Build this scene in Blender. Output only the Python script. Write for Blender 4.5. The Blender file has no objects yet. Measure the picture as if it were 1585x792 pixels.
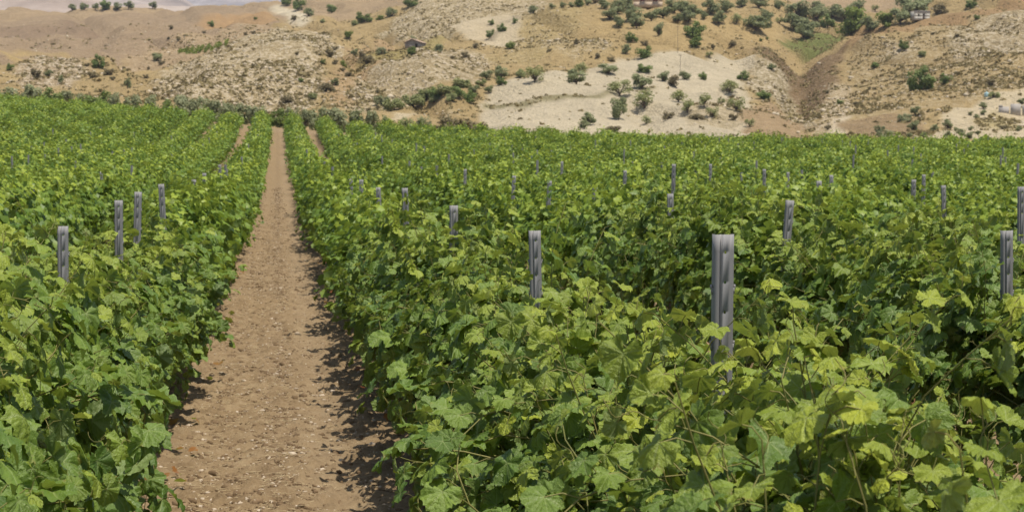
import bpy, math, mathutils
import numpy as np

SC = bpy.context.scene
COL = SC.collection
RNG = np.random.default_rng(11)
R = math.radians

# ------------------------------------------------------------------ camera
F, W0, H0 = 2900.0, 1585.0, 792.0           # focal length in photo pixels
VPX, HOR = 430.0, 205.0                     # where the rows vanish / eye level
CZ = 2.05
pitch = math.atan((H0 / 2 - HOR) / F)
yaw = math.atan(((W0 / 2 - VPX) / F) / math.sqrt(1 + ((H0 / 2 - HOR) / F) ** 2))
cam = bpy.data.cameras.new('camera')
cam.sensor_width = 36.0
cam.lens = 36.0 * F / W0
cam.clip_start, cam.clip_end = 0.1, 30000.0
cam.dof.use_dof = True
cam.dof.focus_distance = 6.5
cam.dof.aperture_fstop = 13.0
co = bpy.data.objects.new('camera', cam)
COL.objects.link(co)
co.location = (0, 0, CZ)
co.rotation_euler = (math.pi / 2 - pitch, 0, -yaw)
SC.camera = co
fw = np.array([math.sin(yaw) * math.cos(pitch), math.cos(yaw) * math.cos(pitch), -math.sin(pitch)])
rt = np.array([math.cos(yaw), -math.sin(yaw), 0.0])
upv = np.cross(rt, fw)


def ray(px, py):
    d = fw * F + rt * (px - W0 / 2) - upv * (py - H0 / 2)
    return d / np.linalg.norm(d)


def project(p):
    q = np.asarray(p, float) - np.array([0, 0, CZ])
    z = q @ fw
    z = np.where(z < 0.05, 0.05, z)
    return W0 / 2 + F * (q @ rt) / z, H0 / 2 - F * (q @ upv) / z


# ------------------------------------------------------------------ noise
def _hash(ix, iy, seed):
    n = (ix * 374761393 + iy * 668265263 + seed * 974711) & 0xFFFFFFFF
    n = ((n ^ (n >> 13)) * 1274126177) & 0xFFFFFFFF
    n = n ^ (n >> 16)
    return (n & 0xFFFF) / 65535.0


def vnoise(x, y, seed=0):
    x = np.asarray(x, float); y = np.asarray(y, float)
    ix = np.floor(x).astype(np.int64); iy = np.floor(y).astype(np.int64)
    fx = x - ix; fy = y - iy
    fx = fx * fx * (3 - 2 * fx); fy = fy * fy * (3 - 2 * fy)
    a = _hash(ix, iy, seed); b = _hash(ix + 1, iy, seed)
    c = _hash(ix, iy + 1, seed); d = _hash(ix + 1, iy + 1, seed)
    return (a * (1 - fx) + b * fx) * (1 - fy) + (c * (1 - fx) + d * fx) * fy


def fbm(x, y, seed=0, octv=4):
    s = 0; a = 0.5; t = 0
    for k in range(octv):
        s = s + a * vnoise(np.asarray(x) * 2 ** k, np.asarray(y) * 2 ** k, seed + k * 7)
        t += a; a *= 0.5
    return s / t


def sstep(a, b, x):
    t = np.clip((np.asarray(x, float) - a) / (b - a), 0, 1)
    return t * t * (3 - 2 * t)


# ------------------------------------------------------------------ terrain
PY = [-20, 0, 10, 20, 30, 45, 54, 80, 114, 150, 200, 260]
PZ = [0.0, 0.0, -.04, -.12, -.26, -.37, -.34, -.16, .10, .30, .5, .5]
AY = [-20, 60, 80, 114, 150, 200, 260]
AZ = [0, 0, .05, .35, 2.0, 3.2, 3.4]
WX = [-80, -22, 0, 16, 48, 120]
WW = [1.6, 1.30, 1.0, .32, .0, .0]
EX = [-80, -30, -12, 0, 14, 48, 120]
EY = [205, 200, 170, 152, 150, 142, 140]


def y_end(x):
    return np.interp(x, EX, EY)


def smooth_interp(x, xs, ys):
    w = (xs[-1] - xs[0]) * .03
    return sum(np.interp(x + o * w, xs, ys) for o in (-1.5, -.75, 0, .75, 1.5)) / 5


def field_z(x, y):
    return smooth_interp(y, PY, PZ) + smooth_interp(y, AY, AZ) * smooth_interp(x, WX, WW)


YR = [150, 200, 230, 260, 300, 340, 400, 460, 520, 600, 700, 850, 1000, 1400]
HV = {
    -250: [190, 185, 175, 160, 140, 122, 95, 80, 66, 50, 36, 15, 40, 120],
    0:    [190, 185, 175, 162, 140, 122, 95, 80, 66, 50, 36, 14, 40, 120],
    200:  [200, 195, 185, 168, 143, 122, 96, 80, 64, 45, 34, 14, 40, 120],
    330:  [205, 200, 190, 176, 156, 118, 82, 74, 60, 42, 28, 11, 30, 120],
    420:  [210, 205, 200, 186, 162, 112, 50, 66, 62, 42, 22, 8, 30, 120],
    480:  [212, 208, 203, 190, 164, 112, 46, 64, 62, 38, 18, 0, 20, 100],
    530:  [213, 210, 206, 195, 168, 132, 86, 74, 60, 40, 14, -8, 10, 90],
    600:  [214, 212, 208, 196, 168, 125, 84, 76, 48, 28, 0, -20, 0, 80],
    660:  [214, 212, 208, 196, 166, 118, 70, 70, 34, 4, -24, -50, -20, 80],
    750:  [214, 213, 210, 203, 184, 146, 100, 62, 26, -8, -40, -80, -60, 40],
    850:  [214, 214, 212, 200, 166, 126, 86, 50, 14, -22, -50, -90, -60, 40],
    1000: [215, 215, 214, 204, 168, 126, 76, 36, 4, -26, -56, -100, -70, 40],
    1110: [216, 216, 215, 206, 172, 132, 84, 46, 14, -16, -50, -96, -70, 40],
    1185: [217, 217, 216, 210, 180, 148, 100, 62, 32, 0, -36, -90, -60, 40],
    1218: [219, 219, 219, 215, 186, 156, 110, 70, 40, 8, -30, -86, -56, 40],
    1248: [220, 220, 223, 225, 209, 194, 162, 108, 60, 26, -20, -80, -50, 40],
    1280: [219, 219, 219, 215, 186, 154, 110, 72, 48, 28, -10, -74, -46, 40],
    1310: [218, 218, 217, 213, 186, 152, 108, 70, 50, 36, 0, -70, -40, 40],
    1450: [217, 217, 214, 204, 166, 126, 78, 44, 24, 6, -26, -80, -50, 40],
    1585: [216, 216, 212, 200, 156, 112, 62, 24, -6, -30, -60, -100, -70, 40],
    1900: [216, 216, 210, 196, 150, 104, 52, 10, -20, -44, -76, -120, -80, 40],
}
GU = np.arange(-250, 1901, 10.0)
GY = np.arange(150, 1401, 5.0)
_us = sorted(HV)
_tmp = np.array([np.interp(GY, YR, HV[u]) for u in _us])
HG = np.array([np.interp(GU, _us, _tmp[:, j]) for j in range(len(GY))])   # (y, u)


def _blur(a, n, axis):
    k = np.hanning(2 * n + 3)[1:-1]; k /= k.sum()
    pad = [(0, 0), (0, 0)]; pad[axis] = (n, n)
    b = np.pad(a, pad, mode='edge')
    return np.apply_along_axis(lambda m: np.convolve(m, k, 'valid'), axis, b)


HG = _blur(_blur(HG, 5, 0), 3, 1)
HGZ = CZ + (HOR - HG) * GY[:, None] / F


def hill_z(x, y):
    x = np.asarray(x, float); y = np.asarray(y, float)
    yy = np.clip(y, 150, 1399)
    u = np.clip(VPX + F * x / np.maximum(yy, 1), -250, 1899)
    fu = (u + 250) / 10; fy = (yy - 150) / 5
    iu = np.minimum(fu.astype(int), len(GU) - 2); iy = np.minimum(fy.astype(int), len(GY) - 2)
    fu = fu - iu; fy = fy - iy
    z = (HGZ[iy, iu] * (1 - fu) + HGZ[iy, iu + 1] * fu) * (1 - fy) + (HGZ[iy + 1, iu] * (1 - fu) + HGZ[iy + 1, iu + 1] * fu) * fy
    a = sstep(230, 330, yy)
    z = z + a * ((fbm(x / 38, y / 38, 3) - .5) * 7.5 + (fbm(x / 12, y / 12, 9, 3) - .5) * 3.6)
    rid = 1 - np.abs(2 * fbm(x / 24 + .3 * y / 60, y / 90, 21, 3) - 1)
    return z - a * sstep(.70, 1, rid) * 3.2


def terrain(x, y):
    x = np.asarray(x, float); y = np.asarray(y, float)
    e = y_end(x)
    t = sstep(e + 4, e + 50, y)
    return field_z(x, y) * (1 - t) + hill_z(x, y) * t


def hit(px, py, y0=200.0):
    d = ray(px, py)
    s = np.arange(y0, 1300, 0.8) / d[1]
    X = d[0] * s; Y = d[1] * s; Z = CZ + d[2] * s
    below = np.nonzero(Z <= terrain(X, Y))[0]
    i = below[0] if len(below) else len(s) - 1
    return np.array([X[i], Y[i], float(terrain(X[i], Y[i]))])


# ------------------------------------------------------------------ mesh helpers
def make_mesh(name, V, polys, smooth=True, attrs=None):
    me = bpy.data.meshes.new(name)
    V = np.asarray(V, np.float32)
    me.vertices.add(len(V)); me.vertices.foreach_set('co', V.ravel())
    idx = np.concatenate([np.asarray(p, np.int32).ravel() for p in polys])
    tot = np.concatenate([np.full(len(p), np.asarray(p).shape[1], np.int32) for p in polys])
    st = np.concatenate([[0], np.cumsum(tot)[:-1]]).astype(np.int32)
    me.loops.add(len(idx)); me.loops.foreach_set('vertex_index', idx)
    me.polygons.add(len(tot)); me.polygons.foreach_set('loop_start', st)
    if smooth:
        me.polygons.foreach_set('use_smooth', np.ones(len(tot), bool))
    for k, (typ, arr) in (attrs or {}).items():
        a = me.attributes.new(k, typ, 'POINT')
        a.data.foreach_set('color' if 'COLOR' in typ else 'vector', np.asarray(arr, np.float32).ravel())
    me.update(calc_edges=True)
    me.validate()
    return me


def add(name, me, mat=None, parent=None, loc=None):
    o = bpy.data.objects.new(name, me)
    COL.objects.link(o)
    if mat is not None and me is not None and not me.materials:
        me.materials.append(mat)
    if parent is not None:
        o.parent = parent
    if loc is not None:
        o.location = loc
    return o


def tag(o, label=None, cat=None, group=None, kind=None):
    for k, v in (('label', label), ('category', cat), ('group', group), ('kind', kind)):
        if v:
            o[k] = v
    return o


def empty(name, loc, rz=0.0):
    o = bpy.data.objects.new(name, None)
    o.empty_display_size = .2
    COL.objects.link(o); o.location = loc; o.rotation_euler = (0, 0, rz)
    return o


class MB:                                    # collects pieces of ONE mesh
    def __init__(s):
        s.V = []; s.F = {}; s.n = 0

    def raw(s, V, polys):
        for p in polys:
            p = np.asarray(p, int)
            s.F.setdefault(p.shape[1], []).append(p + s.n)
        s.V.append(np.asarray(V, float)); s.n += len(V)

    def box(s, c, d, rz=0, top=1.0):
        x, y, z = np.array(d) / 2
        P = np.array([[-x, -y, -z], [x, -y, -z], [x, y, -z], [-x, y, -z], [-x * top, -y * top, z], [x * top, -y * top, z], [x * top, y * top, z], [-x * top, y * top, z]])
        ca, sa = math.cos(rz), math.sin(rz)
        P[:, :2] = P[:, :2] @ np.array([[ca, sa], [-sa, ca]])
        s.raw(P + np.array(c), [[[3, 2, 1, 0], [4, 5, 6, 7], [0, 1, 5, 4], [1, 2, 6, 5], [2, 3, 7, 6], [3, 0, 4, 7]]])

    def tube(s, P, rad, n=6):
        P = np.asarray(P, float); m = len(P)
        rad = np.broadcast_to(np.asarray(rad, float), (m,))
        T = np.gradient(P, axis=0); T /= np.linalg.norm(T, axis=1)[:, None] + 1e-9
        ref = np.array([0.31, 0.2, .93]) if abs(T[:, 2]).mean() < .8 else np.array([1, 0.1, 0])
        A = np.cross(T, ref); A /= np.linalg.norm(A, axis=1)[:, None] + 1e-9
        B = np.cross(T, A)
        th = np.arange(n) * 2 * math.pi / n
        V = P[:, None] + rad[:, None, None] * (A[:, None] * np.cos(th)[None, :, None] + B[:, None] * np.sin(th)[None, :, None])
        i = np.arange(m - 1)[:, None] * n; j = np.arange(n)[None]; k = (j + 1) % n
        s.raw(V.reshape(-1, 3), [np.stack([i + j, i + k, i + n + k, i + n + j], -1).reshape(-1, 4)])

    def build(s, name, mat=None, parent=None, smooth=True, loc=None):
        me = make_mesh(name, np.concatenate(s.V), [np.concatenate(v) for v in s.F.values()], smooth)
        return add(name, me, mat, parent, loc)


# ------------------------------------------------------------------ materials
class NT:
    def __init__(s, name):
        s.m = bpy.data.materials.new(name); s.m.use_nodes = True
        s.t = s.m.node_tree; s.N = s.t.nodes; s.L = s.t.links
        s.b = s.N['Principled BSDF']; s.out = s.N['Material Output']

    def node(s, typ, **kw):
        n = s.N.new(typ)
        for k, v in kw.items():
            setattr(n, k, v)
        return n

    def link(s, a, b):
        s.L.new(a, b)

    def put(s, sock, v):
        if hasattr(v, 'is_linked') or isinstance(v, bpy.types.NodeSocket):
            s.L.new(v, sock)
        else:
            sock.default_value = v

    def math(s, op, a, b=0.0, c=0.0, clamp=False):
        n = s.node('ShaderNodeMath', operation=op, use_clamp=clamp)
        s.put(n.inputs[0], a); s.put(n.inputs[1], b); s.put(n.inputs[2], c)
        return n.outputs[0]

    def mix(s, fac, a, b, mode='MIX'):
        n = s.node('ShaderNodeMix', data_type='RGBA', blend_type=mode)
        s.put(n.inputs[0], fac)
        s.put(n.inputs[6], a if not isinstance(a, tuple) else (*a, 1)); s.put(n.inputs[7], b if not isinstance(b, tuple) else (*b, 1))
        return n.outputs[2]

    def noise(s, scale, detail=4, rough=.55, vec=None, dist=0.0):
        n = s.node('ShaderNodeTexNoise')
        n.inputs['Scale'].default_value = scale; n.inputs['Detail'].default_value = detail
        n.inputs['Roughness'].default_value = rough; n.inputs['Distortion'].default_value = dist
        if vec is not None:
            s.L.new(vec, n.inputs['Vector'])
        return n.outputs[0]

    def ramp(s, fac, pts):
        n = s.node('ShaderNodeValToRGB')
        e = n.color_ramp.elements
        while len(e) < len(pts):
            e.new(.5)
        for k, (p, c) in enumerate(pts):
            e[k].position = p
            e[k].color = (*c, 1) if isinstance(c, tuple) else (c, c, c, 1)
        s.L.new(fac, n.inputs[0])
        return n.outputs[0]

    def pos(s):
        return s.node('ShaderNodeNewGeometry').outputs['Position']

    def objco(s):
        return s.node('ShaderNodeTexCoord').outputs['Object']

    def bump(s, h, strength, dist=.02):
        n = s.node('ShaderNodeBump')
        n.inputs['Strength'].default_value = strength; n.inputs['Distance'].default_value = dist
        s.L.new(h, n.inputs['Height']); s.L.new(n.outputs[0], s.b.inputs['Normal'])
        return n.outputs[0]

    def base(s, c, rough=.8, spec=.3, metal=0.0):
        s.put(s.b.inputs['Base Color'], c if not isinstance(c, tuple) else (*c, 1))
        s.put(s.b.inputs['Roughness'], rough)
        s.b.inputs['Specular IOR Level'].default_value = spec
        s.b.inputs['Metallic'].default_value = metal


def foliage_mat(name, dark, light, young=None, trans=.3, tcol=(.22, .30, .03), rough=.5, spec=.35, veins=False, under=None):
    m = NT(name)
    at = m.node('ShaderNodeAttribute', attribute_name='leaf')
    sep = m.node('ShaderNodeSeparateColor'); m.link(at.outputs['Color'], sep.inputs[0])
    oi = m.node('ShaderNodeObjectInfo').outputs['Random']
    r = m.math('ADD', m.math('MULTIPLY', sep.outputs[0], .8), m.math('MULTIPLY', oi, .2))
    c = m.mix(r, dark, light)
    if young:
        c = m.mix(sep.outputs[1], c, young)
        c = m.mix(sep.outputs[2], c, (.32, .10, .035))
    if veins:
        uvn = m.node('ShaderNodeAttribute', attribute_name='leaf_uv')
        sx = m.node('ShaderNodeSeparateXYZ'); m.link(uvn.outputs['Vector'], sx.inputs[0])
        best = None
        for a in (0, 48, -48, 104, -104):
            ca, sa = math.cos(R(a)), math.sin(R(a))
            along = m.math('ADD', m.math('MULTIPLY', sx.outputs[1], ca), m.math('MULTIPLY', sx.outputs[0], sa))
            perp = m.math('ABSOLUTE', m.math('SUBTRACT', m.math('MULTIPLY', sx.outputs[0], ca), m.math('MULTIPLY', sx.outputs[1], sa)))
            neg = m.math('MULTIPLY', m.math('LESS_THAN', along, 0.0), 1.0)
            dd = m.math('ADD', m.math('ADD', perp, m.math('MULTIPLY', along, .012)), neg)
            best = dd if best is None else m.math('MINIMUM', best, dd)
            herr = m.math('MULTIPLY', perp, 0.9)
        mask = m.math('SUBTRACT', 1.0, m.math('MULTIPLY', best, 30.0), clamp=True)
        # side veins: fine ribs leaning off the main ones
        w = m.node('ShaderNodeTexWave', wave_type='BANDS', bands_direction='DIAGONAL')
        w.inputs['Scale'].default_value = 2.6; w.inputs['Distortion'].default_value = 2.5; w.inputs['Detail'].default_value = 1.5
        m.link(uvn.outputs['Vector'], w.inputs['Vector'])
        pale = m.mix(.6, c, (.40, .46, .18))
        c = m.mix(m.math('MULTIPLY', mask, .95), c, pale)
        puck = m.math('ADD', m.math('MULTIPLY', best, 3.0, clamp=True), m.math('MULTIPLY', w.outputs[1], .07))
        nz = m.noise(5.5, 4, .65, uvn.outputs['Vector'])
        m.bump(m.math('ADD', puck, m.math('MULTIPLY', nz, 1.5)), .8, .007)
        ln_ = m.node('ShaderNodeVectorMath', operation='LENGTH')
        cmb = m.node('ShaderNodeCombineXYZ'); m.link(sx.outputs[0], cmb.inputs[0]); m.link(sx.outputs[1], cmb.inputs[1]); m.link(cmb.outputs[0], ln_.inputs[0])
        scorch = m.math('MULTIPLY', m.math('MULTIPLY', m.math('SUBTRACT', ln_.outputs['Value'], .62, clamp=True), 4.0, clamp=True),
                        m.math('MULTIPLY', m.math('SUBTRACT', m.noise(1.3, 3, .6, uvn.outputs['Vector']), .58, clamp=True), 9.0, clamp=True))
        c = m.mix(m.math('MULTIPLY', scorch, .75), c, (.30, .20, .06))
        mott = m.noise(3.5, 3, .6, uvn.outputs['Vector'])
        c = m.mix(m.math('MULTIPLY', m.math('SUBTRACT', mott, .35, clamp=True), .6), c, m.mix(.5, c, light))
    if under:
        bf = m.node('ShaderNodeNewGeometry').outputs['Backfacing']
        c = m.mix(m.math('MULTIPLY', bf, .6), c, under)
    m.base(c, rough, spec)
    tr = m.node('ShaderNodeBsdfTranslucent')
    tc = m.mix(.5, m.mix(sep.outputs[1], tcol, (.55, .55, .05)) if young else tcol, c)
    m.link(tc, tr.inputs['Color'])
    ms = m.node('ShaderNodeMixShader'); ms.inputs[0].default_value = trans
    m.link(m.b.outputs[0], ms.inputs[1]); m.link(tr.outputs[0], ms.inputs[2])
    m.link(ms.outputs[0], m.out.inputs['Surface'])
    return m.m


def plain(name, c1, c2, scale=8.0, rough=.85, spec=.2, bump=.0, metal=0.0, stretch=None):
    m = NT(name)
    v = m.objco()
    if stretch:
        mp = m.node('ShaderNodeMapping'); mp.inputs['Scale'].default_value = stretch
        m.link(v, mp.inputs['Vector']); v = mp.outputs[0]
    n = m.noise(scale, 5, .6, v)
    m.base(m.ramp(n, [(.3, c1), (.7, c2)]), rough, spec, metal)
    if bump:
        m.bump(n, bump, .02)
    return m.m


M = {}
M['leaf'] = foliage_mat('vine_leaf', (.054, .120, .016), (.215, .31, .040), (.43, .48, .04), .26, (.44, .58, .03), .44, .50, True, (.20, .26, .10))
M['leaf_far'] = foliage_mat('vine_leaf_distant', (.058, .126, .016), (.235, .33, .042), (.41, .47, .04), .26, (.44, .58, .03), .48, .36, False, (.19, .25, .09))
M['olive'] = foliage_mat('olive_leaf', (.19, .215, .095), (.34, .365, .175), None, .38, (.30, .32, .13), .6, .3)
M['greyshrub'] = foliage_mat('grey_leaf', (.20, .22, .11), (.33, .345, .18), None, .38, (.38, .40, .16), .6, .3)
M['darktree'] = foliage_mat('dark_leaf', (.125, .170, .045), (.24, .30, .085), None, .34, (.25, .32, .08), .6, .3)
M['brighttree'] = foliage_mat('bright_leaf', (.130, .170, .035), (.25, .30, .06), None, .33, (.32, .38, .06), .55, .3)
M['sparsetree'] = foliage_mat('pale_leaf', (.25, .27, .10), (.36, .38, .17), None, .4, (.36, .38, .12), .6, .25)
M['dryshrub'] = foliage_mat('dry_leaf', (.15, .13, .070), (.28, .23, .12), None, .25, (.3, .24, .10), .7, .2)
M['tuft'] = foliage_mat('scrub_leaf', (.19, .155, .070), (.36, .285, .135), None, .15, (.3, .25, .1), .8, .15)
M['bark'] = plain('bark', (.06, .045, .032), (.15, .115, .085), 30, .95, .1, .6)
M['cane'] = plain('green_cane', (.16, .17, .04), (.26, .22, .07), 20, .6, .3)
M['steel'] = plain('galvanised_steel', (.20, .19, .18), (.38, .372, .37), 9, .7, .25, .10, .0, (1, 1, .12))
M['stone'] = plain('pale_stone', (.38, .30, .21), (.62, .52, .40), 2.0, .9, .2, .3)
M['straw'] = plain('straw', (.42, .32, .18), (.62, .50, .31), 20, .8, .2)
M['clod'] = plain('soil_clod', (.115, .076, .042), (.24, .165, .095), 9, .95, .1, .6)

# ------------------------------------------------------------------ ground of the vineyard
xs = np.unique(np.round(np.concatenate([np.arange(-75, -6, 1.5), np.arange(-6, -1.3, .3), np.arange(-1.3, 1.31, .032), np.arange(1.3, 6, .3), np.arange(6, 110, 1.5)]), 3))
ys = np.concatenate([np.arange(-6, 8, .5), np.arange(8, 26, .04), np.arange(26, 60, .18), np.arange(60, 215, 1.2)])
XX, YY = np.meshgrid(xs, ys)
rowd = np.abs(((XX + 1.2) / 2.4) - np.round((XX + 1.2) / 2.4)) * 2.4        # distance from the nearest vine row
fade = 1 - sstep(40, 70, YY)
ZZ = terrain(XX, YY) + .07 * (1 - sstep(.0, .75, rowd))
ruts = -.018 * (np.exp(-((np.abs(XX) - .34) / .13) ** 2)) * fade
near = (np.abs(XX) < 1.4) * fade
clod = (fbm(XX * 9, YY * 9, 31, 3) - .5) * .045 + np.clip(fbm(XX * 14, YY * 14, 41, 2) - .58, 0, 1) * .15
ZZ = ZZ + ruts + clod * near
n0, n1 = XX.shape
I = np.arange(n0 * n1).reshape(n0, n1)
Q = np.stack([I[:-1, :-1], I[:-1, 1:], I[1:, 1:], I[1:, :-1]], -1).reshape(-1, 4)
# leave out what lies beyond the end of the field (the hillside sheet goes on from there)
V = np.stack([XX, YY, ZZ], -1).reshape(-1, 3)
keep = (V[Q[:, 0], 1] < y_end(V[Q[:, 0], 0]) + 8)
Q = Q[keep]
m = NT('field_soil')
p = m.pos()
big = m.noise(.55, 4, .6, p); mid = m.noise(7.0, 5, .65, p); fine = m.noise(48.0, 4, .7, p)
c = m.ramp(mid, [(.30, (.155, .102, .050)), (.52, (.285, .200, .106)), (.72, (.375, .283, .164))])
c = m.mix(m.math('MULTIPLY', big, .55), c, (.205, .142, .080))
c = m.mix(m.math('MULTIPLY', m.math('SUBTRACT', fine, .45, clamp=True), 1.4, clamp=True), c, (.36, .27, .17))
c = m.mix(m.math('MULTIPLY', m.math('SUBTRACT', .42, fine, clamp=True), 3.0, clamp=True), c, (.15, .10, .065))
sx_ = m.node('ShaderNodeSeparateXYZ'); m.link(p, sx_.inputs[0])
wob = m.math('ADD', sx_.outputs[0], m.math('MULTIPLY', m.math('SUBTRACT', m.noise(.8, 3, .6, p), .5), .35))
strip = m.math('SUBTRACT', 1.0, m.math('MULTIPLY', m.math('ABSOLUTE', m.math('SUBTRACT', wob, .32)), 3.6), clamp=True)
c = m.mix(m.math('MULTIPLY', strip, .28), c, (.34, .255, .16))
strip2 = m.math('SUBTRACT', 1.0, m.math('MULTIPLY', m.math('ABSOLUTE', m.math('ADD', wob, .02)), 6.0), clamp=True)
c = m.mix(m.math('MULTIPLY', strip2, .22), c, (.17, .115, .07))
vo = m.node('ShaderNodeTexVoronoi'); vo.inputs['Scale'].default_value = 26.0; m.link(p, vo.inputs['Vector'])
spk = m.math('MULTIPLY', m.math('LESS_THAN', vo.outputs['Distance'], .16), m.math('GREATER_THAN', m.noise(11, 2, .5, p), .56))
c = m.mix(m.math('MULTIPLY', spk, .75), c, (.58, .50, .38))
m.base(c, .95, .12)
m.bump(m.math('ADD', m.math('MULTIPLY', mid, .5), fine), .9, .02)
M['soil'] = m.m
tag(add('ground', make_mesh('ground', V, [Q]), M['soil']), 'dry brown soil of the vineyard with a bare dirt path', None, None, 'structure')

# ------------------------------------------------------------------ hillside: one sheet out to the ridge, zones of real ground cover
us = np.arange(-420, 2080, 6.0)
yy = np.concatenate([np.arange(132, 230, 3), np.arange(230, 620, 1.7), np.arange(620, 1000, 6), np.arange(1000, 1400, 25)])
UU, YH = np.meshgrid(us, yy)
XH = (UU - VPX) / F * YH
ZH = terrain(XH, YH) - .5 * (1 - sstep(y_end(XH) + 2, y_end(XH) + 10, YH))
hx, hy = XH.ravel(), YH.ravel()


def wpoly(pts):
    return np.array([hit(max(-240, min(1880, a)), b)[:2] for a, b in pts])


def inside(poly, x, y, soft=4.0, seed=0):
    wx = x + (fbm(x / 9, y / 9, 60 + seed, 3) - .5) * soft * 2
    wy = y + (fbm(x / 9, y / 9, 90 + seed, 3) - .5) * soft * 3
    res = np.zeros(len(x), bool)
    j = len(poly) - 1
    for i in range(len(poly)):
        xi, yi = poly[i]; xj, yj = poly[j]
        cnd = ((yi > wy) != (yj > wy)) & (wx < (xj - xi) * (wy - yi) / (yj - yi + 1e-9) + xi)
        res ^= cnd
        j = i
    return res


GOLD, BROWN, PALE = (.315, .225, .115), (.26, .18, .11), (.405, .330, .240)
ZONES = [  # polygon in photo pixels (dropped on the terrain), colour, rock, scrub, wobble
    ([(-240, 60), (0, 30), (400, 4), (440, 36), (380, 60), (250, 88), (0, 92), (-240, 95)], (.275, .195, .130), .10, .1, 8),
    ([(-100, 45), (120, 38), (240, 46), (120, 58), (-100, 60)], (.235, .165, .115), .0, .1, 9),
    ([(300, 36), (400, 18), (430, 34), (330, 50)], (.33, .21, .115), .0, .0, 5),
    ([(-100, 92), (60, 84), (110, 90), (-60, 98)], (.35, .25, .125), .0, .0, 5),
    ([(10, 120), (60, 92), (128, 84), (136, 108), (104, 140), (10, 140)], (.30, .22, .145), .8, .5, 4),
    ([(170, 98), (235, 72), (420, 36), (380, 62), (300, 92), (220, 112)], (.32, .225, .14), .25, .3, 5),
    ([(220, 142), (262, 108), (380, 58), (450, 40), (512, 58), (530, 88), (498, 130), (470, 168), (330, 172)], (.33, .25, .15), .95, .75, 3),
    ([(505, 150), (535, 84), (600, 60), (640, 80), (560, 140), (520, 165)], (.32, .215, .120), .2, .6, 4),
    ([(530, 172), (560, 118), (610, 88), (690, 76), (765, 92), (742, 128), (650, 150), (560, 176)], (.31, .235, .14), .8, .7, 3),
    ([(540, 110), (640, 62), (700, 62), (640, 84), (560, 112)], (.27, .21, .09), .1, .8, 3),
    ([(588, 58), (640, 8), (720, -30), (880, -30), (810, 30), (700, 52), (660, 66)], (.315, .24, .14), .85, .75, 3),
    ([(760, 92), (800, 30), (860, 0), (900, 30), (880, 70), (800, 100)], (.32, .235, .115), .25, .5, 4),
    ([(830, 78), (880, 46), (960, 52), (960, 80), (880, 96)], (.32, .235, .125), .55, .6, 4),
    ([(690, 46), (790, 20), (808, 28), (797, 76), (760, 72), (722, 60)], (.43, .345, .245), .05, .0, 1.5),
    ([(880, 60), (960, 30), (1080, 10), (1215, 30), (1200, 72), (1080, 86), (950, 92)], (.345, .245, .125), .0, .10, 4),
    ([(745, 165), (782, 124), (850, 110), (960, 95), (1100, 86), (1178, 82), (1152, 118), (1160, 160), (1182, 200), (1176, 222), (745, 222)], (.425, .352, .262), .0, .02, 1.6),
    ([(1060, 168), (1130, 150), (1160, 175), (1150, 200), (1060, 196)], (.36, .285, .19), .5, .4, 3),
    ([(750, 160), (800, 160), (930, 146), (1010, 132), (1010, 137), (930, 153), (800, 167), (750, 167)], (.20, .17, .09), .0, .5, .8),
    ([(1172, 74), (1310, 66), (1312, 84), (1292, 140), (1266, 200), (1242, 206), (1228, 165), (1204, 120), (1172, 98)], (.165, .108, .060), .15, .75, 3),
    ([(1166, 94), (1196, 98), (1222, 130), (1246, 190), (1240, 204), (1192, 152), (1160, 130)], (.30, .235, .145), 1.0, .6, 2.5),
    ([(1288, 185), (1318, 160), (1312, 206), (1276, 216)], (.50, .41, .31), .3, .0, 1.5),
    ([(1262, 180), (1290, 130), (1330, 130), (1316, 165), (1276, 212)], (.33, .245, .15), .7, .4, 2.5),
    ([(1205, 66), (1262, 48), (1312, 48), (1292, 74), (1232, 80)], (.15, .155, .055), .0, .9, 2.5),
    ([(1300, 56), (1420, 36), (1600, -4), (1600, 16), (1450, 50), (1330, 72)], (.285, .185, .10), .0, .2, 3),
    ([(1320, 80), (1400, 62), (1500, 34), (1700, 10), (1700, 130), (1480, 160), (1400, 194), (1325, 190)], (.30, .215, .11), .4, .95, 4),
    ([(1460, 52), (1520, 28), (1700, 0), (1700, 100), (1500, 96)], (.31, .235, .14), .9, .8, 4),
    ([(1370, 66), (1440, 72), (1420, 92), (1350, 90)], (.32, .24, .14), .7, .7, 3),
    ([(1300, 192), (1420, 176), (1440, 194), (1400, 222), (1290, 222)], (.24, .165, .095), .1, .4, 3),
    ([(1415, 225), (1462, 178), (1528, 146), (1700, 130), (1700, 225)], (.44, .355, .250), .05, .05, 2),
    ([(1500, 185), (1540, 176), (1580, 188), (1570, 200), (1510, 198)], (.33, .26, .14), .1, .6, 2),
    ([(610, 176), (690, 172), (690, 190), (600, 190)], (.43, .345, .24), .0, .0, 1.5),
    ([(1150, 172), (1190, 150), (1250, 205), (1220, 222), (1170, 222)], (.29, .20, .12), .1, .3, 2.5),
]
n = len(hx)
colr = np.tile(np.array(GOLD), (n, 1)); rock = np.full(n, .08); scrub = np.full(n, .30)
lf = sstep(-40, -160, hx) if False else 0
far = hy > 640
colr[far] = np.array([.31, .22, .14])
ZP = []
for k, (pts, cc, rk, sb, wob) in enumerate(ZONES):
    P = wpoly(pts); ZP.append(P)
    mk = inside(P, hx, hy, wob, k)
    colr[mk] = cc; rock[mk] = rk; scrub[mk] = sb
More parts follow.
